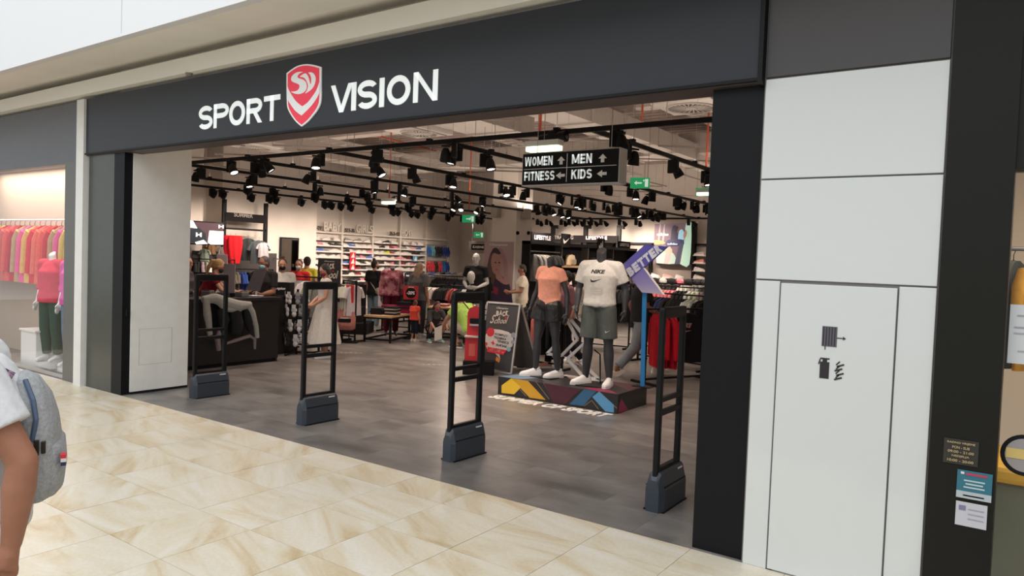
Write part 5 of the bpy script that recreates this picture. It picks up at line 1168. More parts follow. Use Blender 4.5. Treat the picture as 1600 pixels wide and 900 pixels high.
for s, px0, px1, pyb, h_, m_ in (('25-27', 487, 501, 355, .13, mat('dark_letter', (.12, .1, .09), .6)), ('BABY', 504, 531, 357, .27, CRM), ('27.5-35', 537, 552, 360, .12, MATS['dark_letter']), ('GIRLS', 554, 580, 361, .27, CRM), ('35.5-40', 607, 622, 367, .12, MATS['dark_letter']), ('BOYS', 626, 642, 368, .22, CRM)):
    ya_, yb_ = P(px0, pyb, 0, SHX).y, P(px1, pyb, 0, SHX).y
    text_fit('lettering', s, (.04, ya_ - L.y, zs + .05), (0, yb_ - ya_, 0), (0, 0, h_), m_, kw, bold=.03, th=.03)
# red and blue promo cards on the shoe wall
for (x, y, w, h, c, lb_) in ((551, 408, 8, 28, (.6, .02, .03), 'tall red and white promotion card on the shoe wall'), (649, 404, 7, 9, (.1, .3, .5), 'small blue promotion card on the shoe wall')):
    a, b2 = P(x - w / 2, y - h / 2, 0, SHX + .16), P(x + w / 2, y + h / 2, 0, SHX + .16)
    t = thing('promotion_card', lb_, 'sign', (SHX + .16, (a.y + b2.y) / 2, b2.z))
    put('card', MB().box(-.005, .005, -(b2.y - a.y) / 2, (b2.y - a.y) / 2, 0, a.z - b2.z), PRINT, t, c)
    hh = a.z - b2.z; ww = (b2.y - a.y)
    for i in range(3 if h > 20 else 1):
        z_ = hh * ((i + .5) / (3 if h > 20 else 1)); put('print', MB().poly([(.007, -ww * .35, z_ - .08), (.007, ww * .35, z_ - .08), (.007, ww * .1, z_ + .09)], .002, (1, 0, 0)), INK, t)
# flip-flops bay: hanging pairs
m = MB(); sole = [(.035 * math.cos(a) * (1 + .25 * math.sin(a)), 0, .12 * math.sin(a)) for a in [2 * PI * k / 16 for k in range(16)]]
m.poly(sole, .018, (0, -1, 0)).tube([(-.032, -.02, -.01), (0, -.045, .05), (.032, -.02, -.01)], .009, 6)
FF = m.mesh('flip_flop', 60); FF.materials.append(RUB)
y0, y1 = posts[4], posts[5]
for r, zc in enumerate((zs - .38, zs - .95)):
    for i in range(6):
        y = y0 + (y1 - y0) * (i + .6) / 6.2; cn, cc = [('blue', (.05, .2, .55)), ('pale blue', (.2, .5, .6)), ('black', (.03, .03, .03)), ('coral', (.75, .07, .10)), ('dark brown', (.08, .04, .03)), ('navy', (.03, .08, .35))][[[0, 1, 2, 2, 5, 5], [3, 3, 4, 3, 0, 5]][r][i]]
        for s in (0, 1):
            for q_ in (0, 1):
                o = bpy.data.objects.new('flip_flop', FF); o.location = (SHX + .05 + .05 * q_, y + s * .11 - .05, zc - .12 * q_); o.rotation_euler = (0, 0, PI / 2); o.scale = (1.15, 1.15, 1.15); o.color = (*cc, 1); link(o)
                tag(o, '%s flip-flop in the %s stack of the %s row on the shoe wall' % (cn, ORD[i], ('upper', 'lower')[r]), 'flip-flop', 'flip-flops hung on the shoe wall')
for z in (zs - .2, zs - .78): put('hook_bar', MB().bar((-.02, y0 - L.y, z), (-.02, y1 - L.y, z), .02), STEEL, kw)
for i in range(7):
    cn, cc = SHCOL[[3, 4, 1, 3, 4, 0, 1][i]]; o = shoe_obj('trainer', (SHX + .1, y0 + .25 + i * .33, zs - 1.33), rs_.uniform(-.2, .2), cc)
    tag(o, '%s shoe, %s along on the ledge under the flip-flops' % (cn, ORD[i]), 'shoe', 'shoes on the ledge under the flip-flops')
put('shelf', MB().box(-.1, .22, y0 - L.y, y1 - L.y, zs - 1.36, zs - 1.33), CRM, kw)
# mirror door niche left of shoe wall
mx = -17.46; ya_, yb_ = P(437, 400, 0, mx).y, P(466, 400, 0, mx).y
mr = thing('fitting_mirror', 'tall dark framed mirror on the pier left of the shoe wall', 'mirror', (mx, (ya_ + yb_) / 2, .1)); hw = (yb_ - ya_) / 2
zm = P(450, 371, 0, mx).z
put('frame', MB().box(-.02, .02, -hw, hw, 0, zm - .1), BLK, mr); put('mirror_glass', MB().box(.02, .025, -hw + .04, hw - .04, .04, zm - .14), mat('mirror_silver', (.8, .8, .8), .03, 1), mr)
# ---------------- column with speakers
cdep = 20.6
cl_, cr_ = D(767, 430, cdep), D(803, 430, cdep)
cx0, cx1 = cl_.x, None
# column box aligned to the room: front face parallel to the shopfront
yc = (cl_.y + cr_.y) / 2
xa = P(766, 430, 1, yc).x; xb = P(804, 430, 1, yc).x
yd = P(828, 430, 0, xb).y
struct('wall_column', MB().box(xa, xb, yc, yd, 0, 5.2), mat('column_paint', (.82, .78, .72), .7))['label'] = 'square pale column in the middle of the shop'
for (px, py, lbl, ax_) in ((779, 331, 'pale wall speaker on the front of the column', 1), (817, 333, 'pale wall speaker on the side of the column', 0)):
    c = P(px, py, ax_, yc if ax_ else xb); t = thing('wall_speaker', lbl, 'speaker', c, 0 if ax_ else PI / 2)
    sk_ = mat('speaker_beige', (.42, .39, .35), .6); put('speaker_box', MB().box(-.13, .13, -.20, -.04, -.17, .12, .02), sk_, t); put('bracket', MB().box(-.04, .04, -.06, 0, -.03, .16), sk_, t)
for px in (808, 825):
    c = P(px, 364, 0, xb); o = put('wall_dial', MB().cyl((0, 0, 0), (.05, 0, 0), .055, .045, 16), BLKM); o.location = c; tag(o, 'small round black fitting on the column side, %s one' % ('nearer' if px == 808 else 'farther'), 'fitting')
# champion poster in front of column
pd = yc - .012
a_, b_, c_ = P(757, 377, 1, pd), P(803, 377, 1, pd), P(760, 476, 1, pd)
pw, ph_ = b_.x - a_.x, a_.z - c_.z
ps = thing('hanging_poster', 'tall mauve poster of a young woman hung on the column', 'poster', (a_.x, pd, c_.z))
put('poster_sheet', MB().box(0, pw, 0, .01, 0, ph_), grad_mat('mauve_print', [(0, (.22, .14, .16)), (.5, (.44, .31, .33)), (1, (.5, .39, .41))], 2, 0, ph_), ps)
def pp(pts, col, lf=.002, nm='print'): put(nm, MB().poly([(u * pw, -lf, v * ph_) for u, v in curve_pts(pts + [pts[0]], 3)[:-1]], .001, (0, -1, 0)), PRINT, ps, col)
pp([(.05, .0), (.08, .3), (.2, .45), (.38, .5), (.6, .47), (.85, .38), (.95, .25), (.97, .0)], (.035, .02, .05)); pp([(.2, .2), (.12, .45), (.16, .7), (.28, .86), (.42, .84), (.46, .6), (.4, .4), (.3, .25)], (.12, .06, .06), .003)
pp([(.33, .52), (.26, .66), (.3, .8), (.44, .83), (.58, .76), (.58, .62), (.5, .52), (.42, .49)], (.50, .27, .24), .005); pp([(.45, .42), (.42, .55), (.56, .55), (.62, .46), (.9, .36), (.72, .34)], (.45, .25, .23), .004)
pp([(.5, .9), (.62, .88), (.8, .7), (.85, .42), (.72, .42), (.68, .65), (.52, .82)], (.42, .26, .25), .003); pp([(.24, .78), (.3, .88), (.44, .9), (.58, .82), (.5, .8), (.36, .82)], (.05, .03, .03), .006)
pp([(.25, .2), (.24, .26), (.38, .3), (.54, .26), (.5, .17), (.36, .2)], (.25, .02, .06), .006)
for u in (.37, .5): pp([(u, .67), (u + .04, .685), (u + .08, .67), (u + .04, .66)], (.05, .03, .03), .007)
pp([(.41, .56), (.46, .57), (.51, .56), (.46, .55)], (.35, .08, .09), .007)
text_fit('lettering', 'Champion', (.18 * pw, -.004, .925 * ph_), (.62 * pw, 0, 0), (0, 0, .045 * ph_), INK, ps, bold=.02, shear=.3)
# ---------------- back wall display (white shoe shelves and sports light box)
BY = 21.95
bx0, bx1 = P(960, 400, 1, BY).x, P(1111, 400, 1, BY).x + .4
zb = P(1030, 380.5, 1, BY).z
bw = thing('shoe_wall', 'dark-framed back wall of white shoe shelves right of the slogan board', 'shelf unit', (bx0, BY, 0)); L = bw.location
put('top_rail', MB().box(-1.2, bx1 - bx0, -.05, .05, zb - .04, zb + .02), BLK, bw); put('back_panel', MB().box(-1.2, bx1 - bx0, .05, .1, 0, zb), mat('warm_back', (.36, .31, .28), .6), bw)
bpo = [P(x, 400, 1, BY).x - bx0 for x in (1018, 1085)] + [bx1 - bx0]
for x in [-1.2, 0] + bpo: put('post', MB().box(x - .04, x + .04, -.10, .05, 0, zb), BLK, bw)
def shoerow(u0, u1, zlist, step, where, colw, parent=bw, y=BY):
    for r, z in enumerate(zlist):
        put('shelf', MB().box(u0 + .04, u1 - .04, -.24, .05, z - .02, z), CRM, parent)
        n = int((u1 - u0 - .1) / step)
        for i in range(n):
            cn, cc = rs_.choice(colw)
            o = shoe_obj('trainer', (parent.location.x + u0 + .2 + i * step, y - .10, z), PI / 2 + rs_.choice((0, PI)) + rs_.uniform(-.15, .15), cc, None, 1.1)
            tag(o, '%s trainer, %s along, %s shelf, %s' % (cn, ORD[i], ORD[r], where), 'shoe', 'trainers on ' + where)
PALE = [('white', (.75, .72, .70)), ('white', (.75, .72, .70)), ('pale grey', (.45, .43, .42)), ('pale pink', (.7, .42, .4))]
shoerow(bpo[0], bpo[1], [1.42, 1.10, .78, .5], .42, 'back wall bay under the light box', PALE)
shoerow(bpo[1], bpo[2], [zb - .35 - .24 * i for i in range(8)], .36, 'back wall bay right of the light box', PALE + [('coral', (.7, .25, .2))])
shoerow(0, bpo[0], [zb - .4 - .27 * i for i in range(6)], .36, 'back wall bay left of the light box', PALE + [('black', (.03, .03, .03))])
LY = BY - .15
ax0, ax1 = P(1022, 380, 1, LY).x, P(1079, 380, 1, LY).x; az1, az0 = P(1050, 350, 1, LY).z, P(1050, 412, 1, LY).z
lb = thing('light_box', 'colourful sports light box of an athlete on the back wall', 'light box', (ax0, LY, az0)); W2, H2 = ax1 - ax0, az1 - az0
put('case', MB().box(0, W2 + .12, 0, .2, 0, H2), BLK, lb)
put('picture', MB().box(0, W2, -.01, 0, 0, H2), mat('screen_plum', (.16, .10, .13), .4, emit=.7), lb)
def lp(pts, col, e=.7, lf=.012):
    nm = 'screen_%02d%02d%02d' % tuple(int(c * 99) for c in col); put('picture', MB().poly([(u * W2, -lf, v * H2) for u, v in curve_pts(pts + [pts[0]], 3)[:-1]], .001, (0, -1, 0)), mat(nm, col, .4, emit=e), lb)
lp([(.75, 0), (.82, .5), (.86, 1), (1, 1), (1, 0)], (.42, .62, .48)); lp([(.45, .45), (.5, .95), (.7, .9), (.85, .8), (.8, .5)], (.06, .05, .09), .3)
lp([(.62, .78), (.68, .95), (.76, .92), (.74, .8)], (.22, .12, .10), .5, .014); lp([(.66, .62), (.68, .82), (.78, .86), (.84, .7), (.8, .6)], (.3, .5, .62), .8, .015); lp([(.8, .7), (.84, .86), (.9, .78), (.84, .62)], (.4, .22, .16), .6, .016)
lp([(.34, .42), (.36, .58), (.6, .62), (.8, .6), (.82, .48), (.6, .44)], (.05, .05, .14), .5, .016); lp([(.6, .0), (.66, .3), (.72, .5), (.82, .5), (.74, .2), (.72, 0)], (.07, .08, .12), .5, .017)
lp([(.02, .48), (.02, .58), (.25, .56), (.3, .5)], (.75, .4, .12), .8, .015); lp([(.1, .0), (.1, .22), (.4, .34), (.6, .2), (.6, 0)], (.4, .5, .42), .7, .013); lp([(.3, .28), (.36, .4), (.5, .38), (.5, .26)], (.6, .38, .12), .8, .015)
lp([(.3, 0), (.38, .45), (.46, .48), (.48, .2), (.42, 0)], (.55, .38, .36), .6, .016); lp([(.1, .5), (.14, .98), (.17, .98), (.15, .5)], (.4, .33, .33), .5, .014); lp([(.22, .5), (.26, .98), (.29, .98), (.27, .5)], (.4, .33, .33), .5, .014)
text_fit('lettering', 'adidas', (.08 * W2, -.02, .70 * H2), (.32 * W2, 0, 0), (0, 0, .075 * H2), SWH, lb, bold=.05)
text_fit('lettering', 'adidas', (.38 * W2, -.025, .475 * H2), (.28 * W2, 0, 0), (0, 0, .05 * H2), SWH, lb, bold=.04)
# header frames against the back wall
HY = 21.6
hf = thing('header_frame', 'black header frame with training and lifestyle signs at the back', 'display unit', (P(864, 370, 1, HY).x, HY, 0)); L = hf.location
pxs = [P(x, 370, 1, HY).x - L.x for x in (864, 915, 967)]
zt2, zh1, zh0 = P(915, 352, 1, HY).z, P(915, 368, 1, HY).z, P(915, 379, 1, HY).z
for x in pxs: put('frame_post', MB().box(x - .07, x + .07, -.05, .05, 0, zt2).box(x + .05, x + .18, -.05, .05, zt2 - .12, zt2), BLK, hf)
put('header_board', MB().box(pxs[0], pxs[2], -.08, -.05, zh0, zh1), BLKM, hf)
text_fit('lettering', 'TRAINING', (pxs[0] + .12, -.082, zh0 + .1), (pxs[1] - pxs[0] - .55, 0, 0), (0, 0, (zh1 - zh0) * .5), MATS['grey_letter'], hf, bold=.02)
text_fit('lettering', 'LIFESTYLE', (pxs[1] + .06, -.082, zh0 + .1), (pxs[2] - pxs[1] - .45, 0, 0), (0, 0, (zh1 - zh0) * .5), INK, hf, bold=.03)
# black gondola with pale wood shelves
GX = -10.1
gy = [P(x, 430, 0, GX).y for x in (828, 877, 918, 957, 992)]
gz = 2.3
gn = thing('display_unit', 'tall black gondola with wooden shelves behind the plinth mannequins', 'shelf unit', (GX, (gy[0] + gy[-1]) / 2, 0)); L = gn.location
put('frame', MB().box(-.24, 0, gy[0] - .05 - L.y, gy[0] - L.y, 0, gz).box(-.24, 0, gy[-1] - L.y, gy[-1] + .05 - L.y, 0, gz).box(-.24, .02, gy[0] - .05 - L.y, gy[-1] + .05 - L.y, gz - .07, gz), BLK, gn)
put('back_panel', MB().box(-.24, -.22, gy[0] - L.y, gy[-1] - L.y, 0, gz - .07), BLKM, gn)
for y in gy[1:4]: put('divider', MB().box(-.22, 0, y - .02 - L.y, y + .02 - L.y, 0, gz - .07), mat('grey_divider', (.10, .095, .09), .5), gn)
for (i, z) in ((1, 1.72), (2, 1.72), (3, 1.62), (1, .5), (2, .5), (3, .5)): put('shelf', MB().box(-.22, .12, gy[i] + .02 - L.y, gy[i + 1] - .02 - L.y, z - .06, z), WOOD if z > 1 else BLK, gn)
for i in range(4): put('hanging_bar', MB().bar((-.06, gy[i] - L.y, 2.05 if i == 0 else 1.5), (-.06, gy[i + 1] - L.y, 2.05 if i == 0 else 1.5), .025), STEEL, gn)
for i in range(7): garment('long' if i < 4 else 'tee', (GX - .04, gy[0] + .22 + i * .17, 2.0), .0 + random.uniform(-.1, .1), CN['grey'] if i < 4 else CN['black'], '%s top, %s from the left in the left bay of the black gondola' % ('grey' if i < 4 else 'black', ORD[i]), 'tops in the left bay of the gondola', .95)
for b in (1, 2, 3):
    for i in range(7):
        garment('tee', (GX - .04, gy[b] + .25 + i * (gy[b + 1] - gy[b] - .5) / 6, 1.45), random.uniform(-.15, .15), CN[['white', 'white', 'black', 'black', 'black', 'grey', 'black'][(i + b) % 7]], '%s t-shirt, %s from the left in the %s bay of the black gondola' % (['white', 'white', 'black', 'black', 'black', 'grey', 'black'][(i + b) % 7], ORD[i], ORD[b]), 'tops in the middle bays of the gondola', .8)
def bagobj(loc, s, col, label, rz=PI / 2):
    t = thing('sports_bag', label, 'bag', loc, rz); m = MB(); m.loft([m.ring(Vector((0, 0, z * s)), Vector((1, 0, 0)), Vector((0, 1, 0)), r * s, r * .5 * s, 14) for z, r in ((0, .20), (.02, .25), (.22, .25), (.32, .2), (.35, .1))])
    put('bag_body', m, CLOTH, t, col, smooth=50); put('bag_pocket', MB().box(-.15 * s, .15 * s, -.15 * s, -.10 * s, .03 * s, .2 * s, .02), CLOTH, t, tuple(c * .8 for c in col)); put('bag_strap', MB().tube([(-.1 * s, -.05 * s, .34 * s), (0, -.06 * s, .42 * s), (.1 * s, -.05 * s, .34 * s)], .012, 6), BLKM, t); return t
bagobj((GX - .04, gy[1] + .5, 1.72), .85, (.45, .38, .26), 'sand coloured bag on the wooden gondola shelf')
for i, (cn, cc) in enumerate((('black', (.02, .02, .02)), ('white', (.6, .58, .55)), ('black and white', (.1, .1, .1)))):
    bagobj((GX - .04, gy[2] + .35 + i * .5, 1.72), .7, cc, '%s small bag on the wooden shelf behind the white-shirt mannequin' % cn)
for i, y in enumerate((gy[1] - .15, gy[2] - .05)):
    pass
def smallsign(px, py, ax, val, w, h, s, label, m=BLKM, rz=0):
    c = P(px, py, ax, val); t = thing('brand_sign', label, 'sign', c, PI / 2 if ax == 0 else 0)
    put('sign_board', MB().box(-w / 2, w / 2, -.015, .015, -h / 2, h / 2, .003), m, t)
    if s: text_fit('lettering', s, (-w * .38, -.017, -h * .22), (w * .76, 0, 0), (0, 0, h * .44), INK, t, bold=.03)
    return t
s1 = smallsign(847, 371.5, 0, GX, 1.0, .26, 'LIFESTYLE', 'dark lifestyle sign on the left end of the black gondola'); s2 = smallsign(975, 382.5, 0, GX, .8, .2, 'LIFESTYLE', 'small lifestyle sign on the right end of the black gondola')
s3 = smallsign(884, 376, 0, GX + .02, .45, .36, '', 'square black sign with a white curved tick on the gondola')
mb = MB(); pts = curve_pts([(-.16, .05), (-.13, -.07), (-.05, -.07), (.17, .08)]) + curve_pts([(.17, .08), (-.03, -.01), (-.09, 0), (-.16, .05)])[1:-1]
mb.poly([(x, -.018, z) for x, z in pts], .003, (0, -1, 0)); put('emblem', mb, INK, s3)
s4 = smallsign(939, 381, 0, GX + .02, .42, .30, '', 'square black sign with a white three-bar peak emblem on the gondola')
mb = MB()
for i, h in enumerate((.08, .15, .22)): mb.poly([(-.14 + i * .09, -.018, -.12), (-.08 + i * .09, -.018, -.12), (-.10 + i * .09, -.018, -.12 + h), (-.16 + i * .09 + .02, -.018, -.12 + h * .9)], .003, (0, -1, 0))
put('emblem', mb, INK, s4)
kz = smallsign(748, 386, 1, 19.5, .62, .2, 'KABINE', 'dark fitting room sign left of the woman poster')
put('sign_frame', MB().box(-.45, .45, .016, .03, -.22, .2), mat('sign_backing_grey', (.3, .27, .25), .6), kz)
put('suspension_wire', MB().bar((-.3, 0, .2), (-.22, 0, 5.2 - kz.location.z), .008).bar((.3, 0, .2), (.22, 0, 5.2 - kz.location.z), .008), STEEL, kz)
# fitting-room shoe shelf right of column
cx_ = P(805, 400, 1, BY).x; cx2 = P(829, 400, 1, BY).x
cw_ = thing('shoe_wall', 'lit white shoe shelves between the column and the black gondola', 'shelf unit', (cx_, BY, 0))
put('back_panel', MB().box(-.3, cx2 - cx_ + .2, .05, .1, 0, 2.5), CRM, cw_); put('top_rail', MB().box(-.3, cx2 - cx_ + .2, -.2, .05, 2.5, 2.56), mat('taupe_rail', (.25, .22, .2), .6), cw_)
shoerow(-.25, cx2 - cx_ + .15, [2.3 - .26 * i for i in range(8)], .34, 'the lit shelves beside the column', PALE[:3], cw_)

# caps on the rail tops at the right
cpm = MB(); cpm.sph((0, 0, 0), .09, .10, .075, 14, 8); cpm.loft([[cpm.b.verts.new((x, y, z)) for x, y, z in ((-w, yy, -.02), (w, yy, -.02), (w, yy, -.03), (-w, yy, -.03))] for yy, w in ((-.07, .08), (-.13, .07), (-.17, .035))])
CAP = cpm.mesh('cap', 60); CAP.materials.append(CLOTH)
tq = D(1070, 455, 16.4); t = thing('cap_shelf', 'narrow black shelf of caps above the clothes rails at the right', 'shelf', (tq.x, tq.y, 0), math.atan2(RIGHTV[1], RIGHTV[0]))
put('shelf_board', MB().box(-1.0, .9, -.15, .15, 1.40, 1.43), BLK, t)
for s in (-.95, .85): put('upright', MB().box(s - .015, s + .015, -.015, .015, 0, 1.4), BLK, t)
for i in range(10):
    cn, cc = [('pink', (.6, .2, .25)), ('black', (.02, .02, .02)), ('white', (.6, .58, .56)), ('black', (.02, .02, .02))][i % 4 if i % 3 else 1]
    o = bpy.data.objects.new('cap', CAP); p = Vector((tq.x, tq.y, 0)) + Vector((RIGHTV[0], RIGHTV[1], 0)) * (-.88 + i * .19); o.location = (p.x, p.y, 1.46); o.rotation_euler = (0, 0, math.atan2(RIGHTV[1], RIGHTV[0]) + random.uniform(-.5, .5)); o.color = (*cc, 1); link(o)
    tag(o, '%s cap, %s from the left on the narrow shelf of caps' % (cn, ORD[i]), 'cap', 'caps on the narrow shelf')
# lampless details: cable trays under the deck
for i, (x, y0, y1) in enumerate(((-9.2, 10, 19), (-4.6, 9.8, 19.5), (-13.0, 8.2, 15.5))):
    t = thing('cable_tray', 'perforated cable tray under the raw ceiling, %s from the left' % ['second', 'third', 'first'][i], 'cable tray', (x, (y0 + y1) / 2, 4.3)); h = (y1 - y0) / 2
    for s in (-.14, .14): put('side_rail', MB().box(s - .008, s + .008, -h, h, 0, .06), DUCT, t)
    m = MB()
    for k in range(int(h * 2 / .3)): m.box(-.14, .14, -h + k * .3, -h + k * .3 + .05, 0, .01)
    put('tray_rungs', m, DUCT, t)['kind'] = 'stuff'
    for s in (-h + .5, 0, h - .5): put('suspension_wire', MB().cyl((0, s, .03), (0, s, .9), .006, n=5).bar((-.15, s, 0), (.15, s, 0), .02), STEEL, t)
# ================================================================ TILL COUNTER AREA
DKC = mat('black_counter', (.013, .012, .012), .45)
cz = 1.06; CX = -9.98
ct = thing('till_counter', 'long black till counter just inside the entrance on the left', 'counter', (CX - .4, 6.6, 0)); L = ct.location
put('front_panel', MB().box(.33, .36, -1.1, 1.0, .06, cz - .05), DKC, ct); put('carcass', MB().box(-.05, .33, -1.05, 1.0, 0.0, cz - .05), BLKM, ct)
put('worktop', MB().box(-.12, .40, -1.1, 1.03, cz - .05, cz, .006), mat('worktop_black', (.02, .02, .022), .3), ct)
put('end_panel', MB().box(-.05, .34, .97, 1.0, 0, cz - .05), DKC, ct)
ct2 = thing('till_counter', 'black return counter behind the sock stand with a small promotion box', 'counter', (-11.25, 8.3, 0))
put('carcass', MB().box(-.7, .55, -.2, .2, 0, 1.0), DKC, ct2); put('worktop', MB().box(-.72, .57, -.22, .22, 1.0, 1.04, .006), MATS['worktop_black'], ct2)
# monitor
mo = thing('till_monitor', 'black till monitor seen from behind, tilted on its stand', 'monitor', D(408, 462, 11.2) * 1); mo.location = (CX - .25, 7.3, cz); mo.rotation_euler = (0, 0, math.radians(35) + .25)
put('screen_housing', MB().poly([(-.15, -.04, .10), (.06, -.04, .10), (.16, .06, .44), (-.03, .06, .44)], .03, (.2, .9, -.3)), mat('monitor_back', (.04, .032, .036), .35), mo)
put('stand', MB().bar((0, .05, .02), (.05, .05, .3), .05, .03), STEEL, mo); put('foot', MB().box(-.12, .12, -.06, .14, 0, .02, .005), STEEL, mo)
m2 = thing('till_screen', 'pale till screen panel standing left of the monitor', 'screen', D(382, 460, 11.4)); m2.location = (CX - .3, 6.85, cz); m2.rotation_euler = (0, 0, .6)
put('panel', MB().box(-.09, .09, -.012, .012, .06, .52, .004), mat('panel_mauve', (.24, .20, .22), .4), m2); put('foot', MB().box(-.07, .07, -.06, .06, 0, .06), BLK, m2)
m3 = thing('promotion_display', 'pale mauve standing card behind the blonde cashier', 'sign', D(346, 460, 12.6)); m3.location.z = cz; m3.rotation_euler = (0, 0, .7)
put('card', MB().box(-.09, .09, -.01, .01, .0, .66, .004), mat('card_mauve', (.32, .27, .30), .6), m3); put('foot', MB().box(-.13, .13, -.06, .06, 0, .015), WHP, m3)
for i, (px, c, lb_) in enumerate(((368, (.12, .12, .13), 'receipt printer on the till counter beside the cashier'), (397, (.16, .155, .15), 'grey card reader on the till counter'), (378, (.03, .03, .03), 'black tag remover on the till counter'))):
    t = thing('till_device', lb_, 'device', (CX - .25, (6.45, 7.05, 6.72)[i], cz)); t.rotation_euler = (0, 0, .6 + i)
    put('device_body', MB().box(-.07, .07, -.09, .09, 0, .08 + .03 * (i == 0), .012), RUB, t, c); put('keypad', MB().box(-.05, .05, -.07, .0, .08 + .03 * (i == 0), .09 + .03 * (i == 0)), BLK, t)
# clothes draped over the front of the counter
def drape(label, color, strokes, cat='clothing', name='draped_sweatshirt', voxel=.012, mt=CLOTH):
    mb = MB()
    for pts, rs in strokes: mb.tube([P(x, y, 0, CX + .05 + o) for x, y, o in pts], rs, 10)
    o = put(name, fuse(mb, voxel, 2), mt, None, color); return tag(o, label, cat)
drape('pale grey sweatshirt draped over the counter edge with hanging sleeves', (.36, .36, .33), [
    ([(316, 468, .02), (335, 466, .03), (350, 472, .04), (372, 478, .05), (392, 476, .05)], [.05, .08, .09, .09, .05]),
    ([(322, 468, .03), (324, 492, .06), (327, 512, .05), (328, 524, .04)], [.05, .06, .045, .04]),
    ([(385, 474, .04), (394, 488, .06), (400, 510, .06), (402, 528, .05)], [.06, .05, .04, .035]),
    ([(340, 470, .04), (352, 482, .05), (372, 484, .06), (390, 474, .06)], [.05, .06, .05, .04])])
drape('black jacket hanging under the grey sweatshirt on the counter front', (.016, .016, .018), [
    ([(345, 482, .02), (350, 500, .04), (348, 520, .04)], [.07, .09, .05]), ([(366, 484, .02), (370, 505, .04), (368, 522, .04)], [.09, .11, .08]), ([(384, 482, .02), (388, 505, .03), (392, 518, .03)], [.06, .07, .03])], name='draped_jacket')
drape('dusty pink trousers hanging from the counter front', (.24, .19, .19), [
    ([(345, 512, .01), (340, 530, .03), (342, 548, .03)], [.04, .045, .04]), ([(350, 538, .02), (368, 532, .03), (390, 525, .03), (398, 530, .02), (398, 546, .02)], [.02, .03, .03, .03, .02])], name='draped_trousers')
# sock stand
ss = thing('sock_stand', 'round wire stand of packed socks right of the till counter', 'display stand', G(463, 553)); L = ss.location
put('pole', MB().cyl((0, 0, 0), (0, 0, 1.15), .02, n=8), BLK, ss)
for a in range(5): put('foot', MB().bar((0, 0, .04), (.34 * math.cos(a * 1.256), .34 * math.sin(a * 1.256), .015), .03, .02), BLK, ss)
for k_, z in enumerate((.32, .58, .84, 1.06)): put('wire_ring', MB().tube([(.16 * math.cos(a * .5236), .16 * math.sin(a * .5236), z) for a in range(13)], .006, 6), BLK, ss)
skm = MB().sph((0, -.03, -.07), .05, .022, .05, 10, 8).sph((.0, -.03, -.14), .042, .022, .05, 10, 8).box(-.035, .035, -.058, -.052, -.04, .03).mesh('sock_pack', 50); skm.materials.append(CLOTH)
for lv, z in enumerate((.34, .60, .86, 1.08)):
    for i in range(8):
        a = 2 * PI * i / 8 + lv * .3; cn, cc = [('white', (.62, .62, .64)), ('grey', (.25, .26, .28)), ('black', (.03, .03, .03)), ('white', (.62, .62, .64))][(i + lv) % 4]
        o = bpy.data.objects.new('sock_pack', skm); o.location = L + Vector((.16 * math.cos(a), .16 * math.sin(a), z)); o.rotation_euler = (0, 0, a + PI / 2); o.color = (*cc, 1); link(o)
        tag(o, '%s sock pack on the %s tier of the sock stand' % (cn, ['lowest', 'second', 'third', 'top'][lv]), 'socks', 'sock packs on the sock stand')
# school poster stands
def school_poster(px0, px1, py0, py1, dep, label, words=True):
    a, b, c = D(px0, py0, dep), D(px1, py0, dep), D(px0, py1, dep); U = b - a; U.z = 0; w = U.length; h = a.z - c.z
    t = thing('poster_stand', label, 'poster', (a.x, a.y, 0), math.atan2(U.y, U.x)); z0 = c.z
    put('poster_board', MB().box(0, w, 0, .02, z0, z0 + h, .004), mat('poster_black', (.018, .014, .015), .5), t); put('pole', MB().cyl((w / 2, .03, 0), (w / 2, .03, z0 + h * .5), .014, n=8), BLK, t); put('foot', MB().box(w / 2 - .2, w / 2 + .2, -.12, .18, 0, .02), BLK, t)
    if words:
        text_fit('lettering', 'Champion', (w * .28, -.003, z0 + h * .86), (w * .44, 0, 0), (0, 0, h * .05), TAN, t, bold=.02, shear=.3)
        for i, ch in enumerate('BACK'): text_fit('lettering', ch, (w * (.27 + .12 * i), -.003, z0 + h * (.6 + .02 * (i % 2))), (w * .1, 0, 0), (0, 0, h * .2), TAN, t, bold=.06)
        text_fit('lettering', 'to', (w * .62, -.003, z0 + h * .5), (w * .1, 0, 0), (0, 0, h * .06), RED, t, bold=.02)
        text_fit('lettering', 'School', (w * .10, -.003, z0 + h * .25), (w * .8, 0, 0), (0, 0, h * .3), TAN, t, bold=.02, shear=.3)
    return t
school_poster(497, 533, 403, 445, 15.2, 'black back to school poster behind the woman in the white dress')
school_poster(526, 541, 445, 472, 15.0, 'small dark back to school card above the pink backpack')
sb = school_poster(541, 553, 445, 473, 14.9, 'red and cream promotion card above the pink backpack', False)
for ch in sb.children:
    if ch.name.startswith('poster_board'): ch.data.materials[0] = REDB
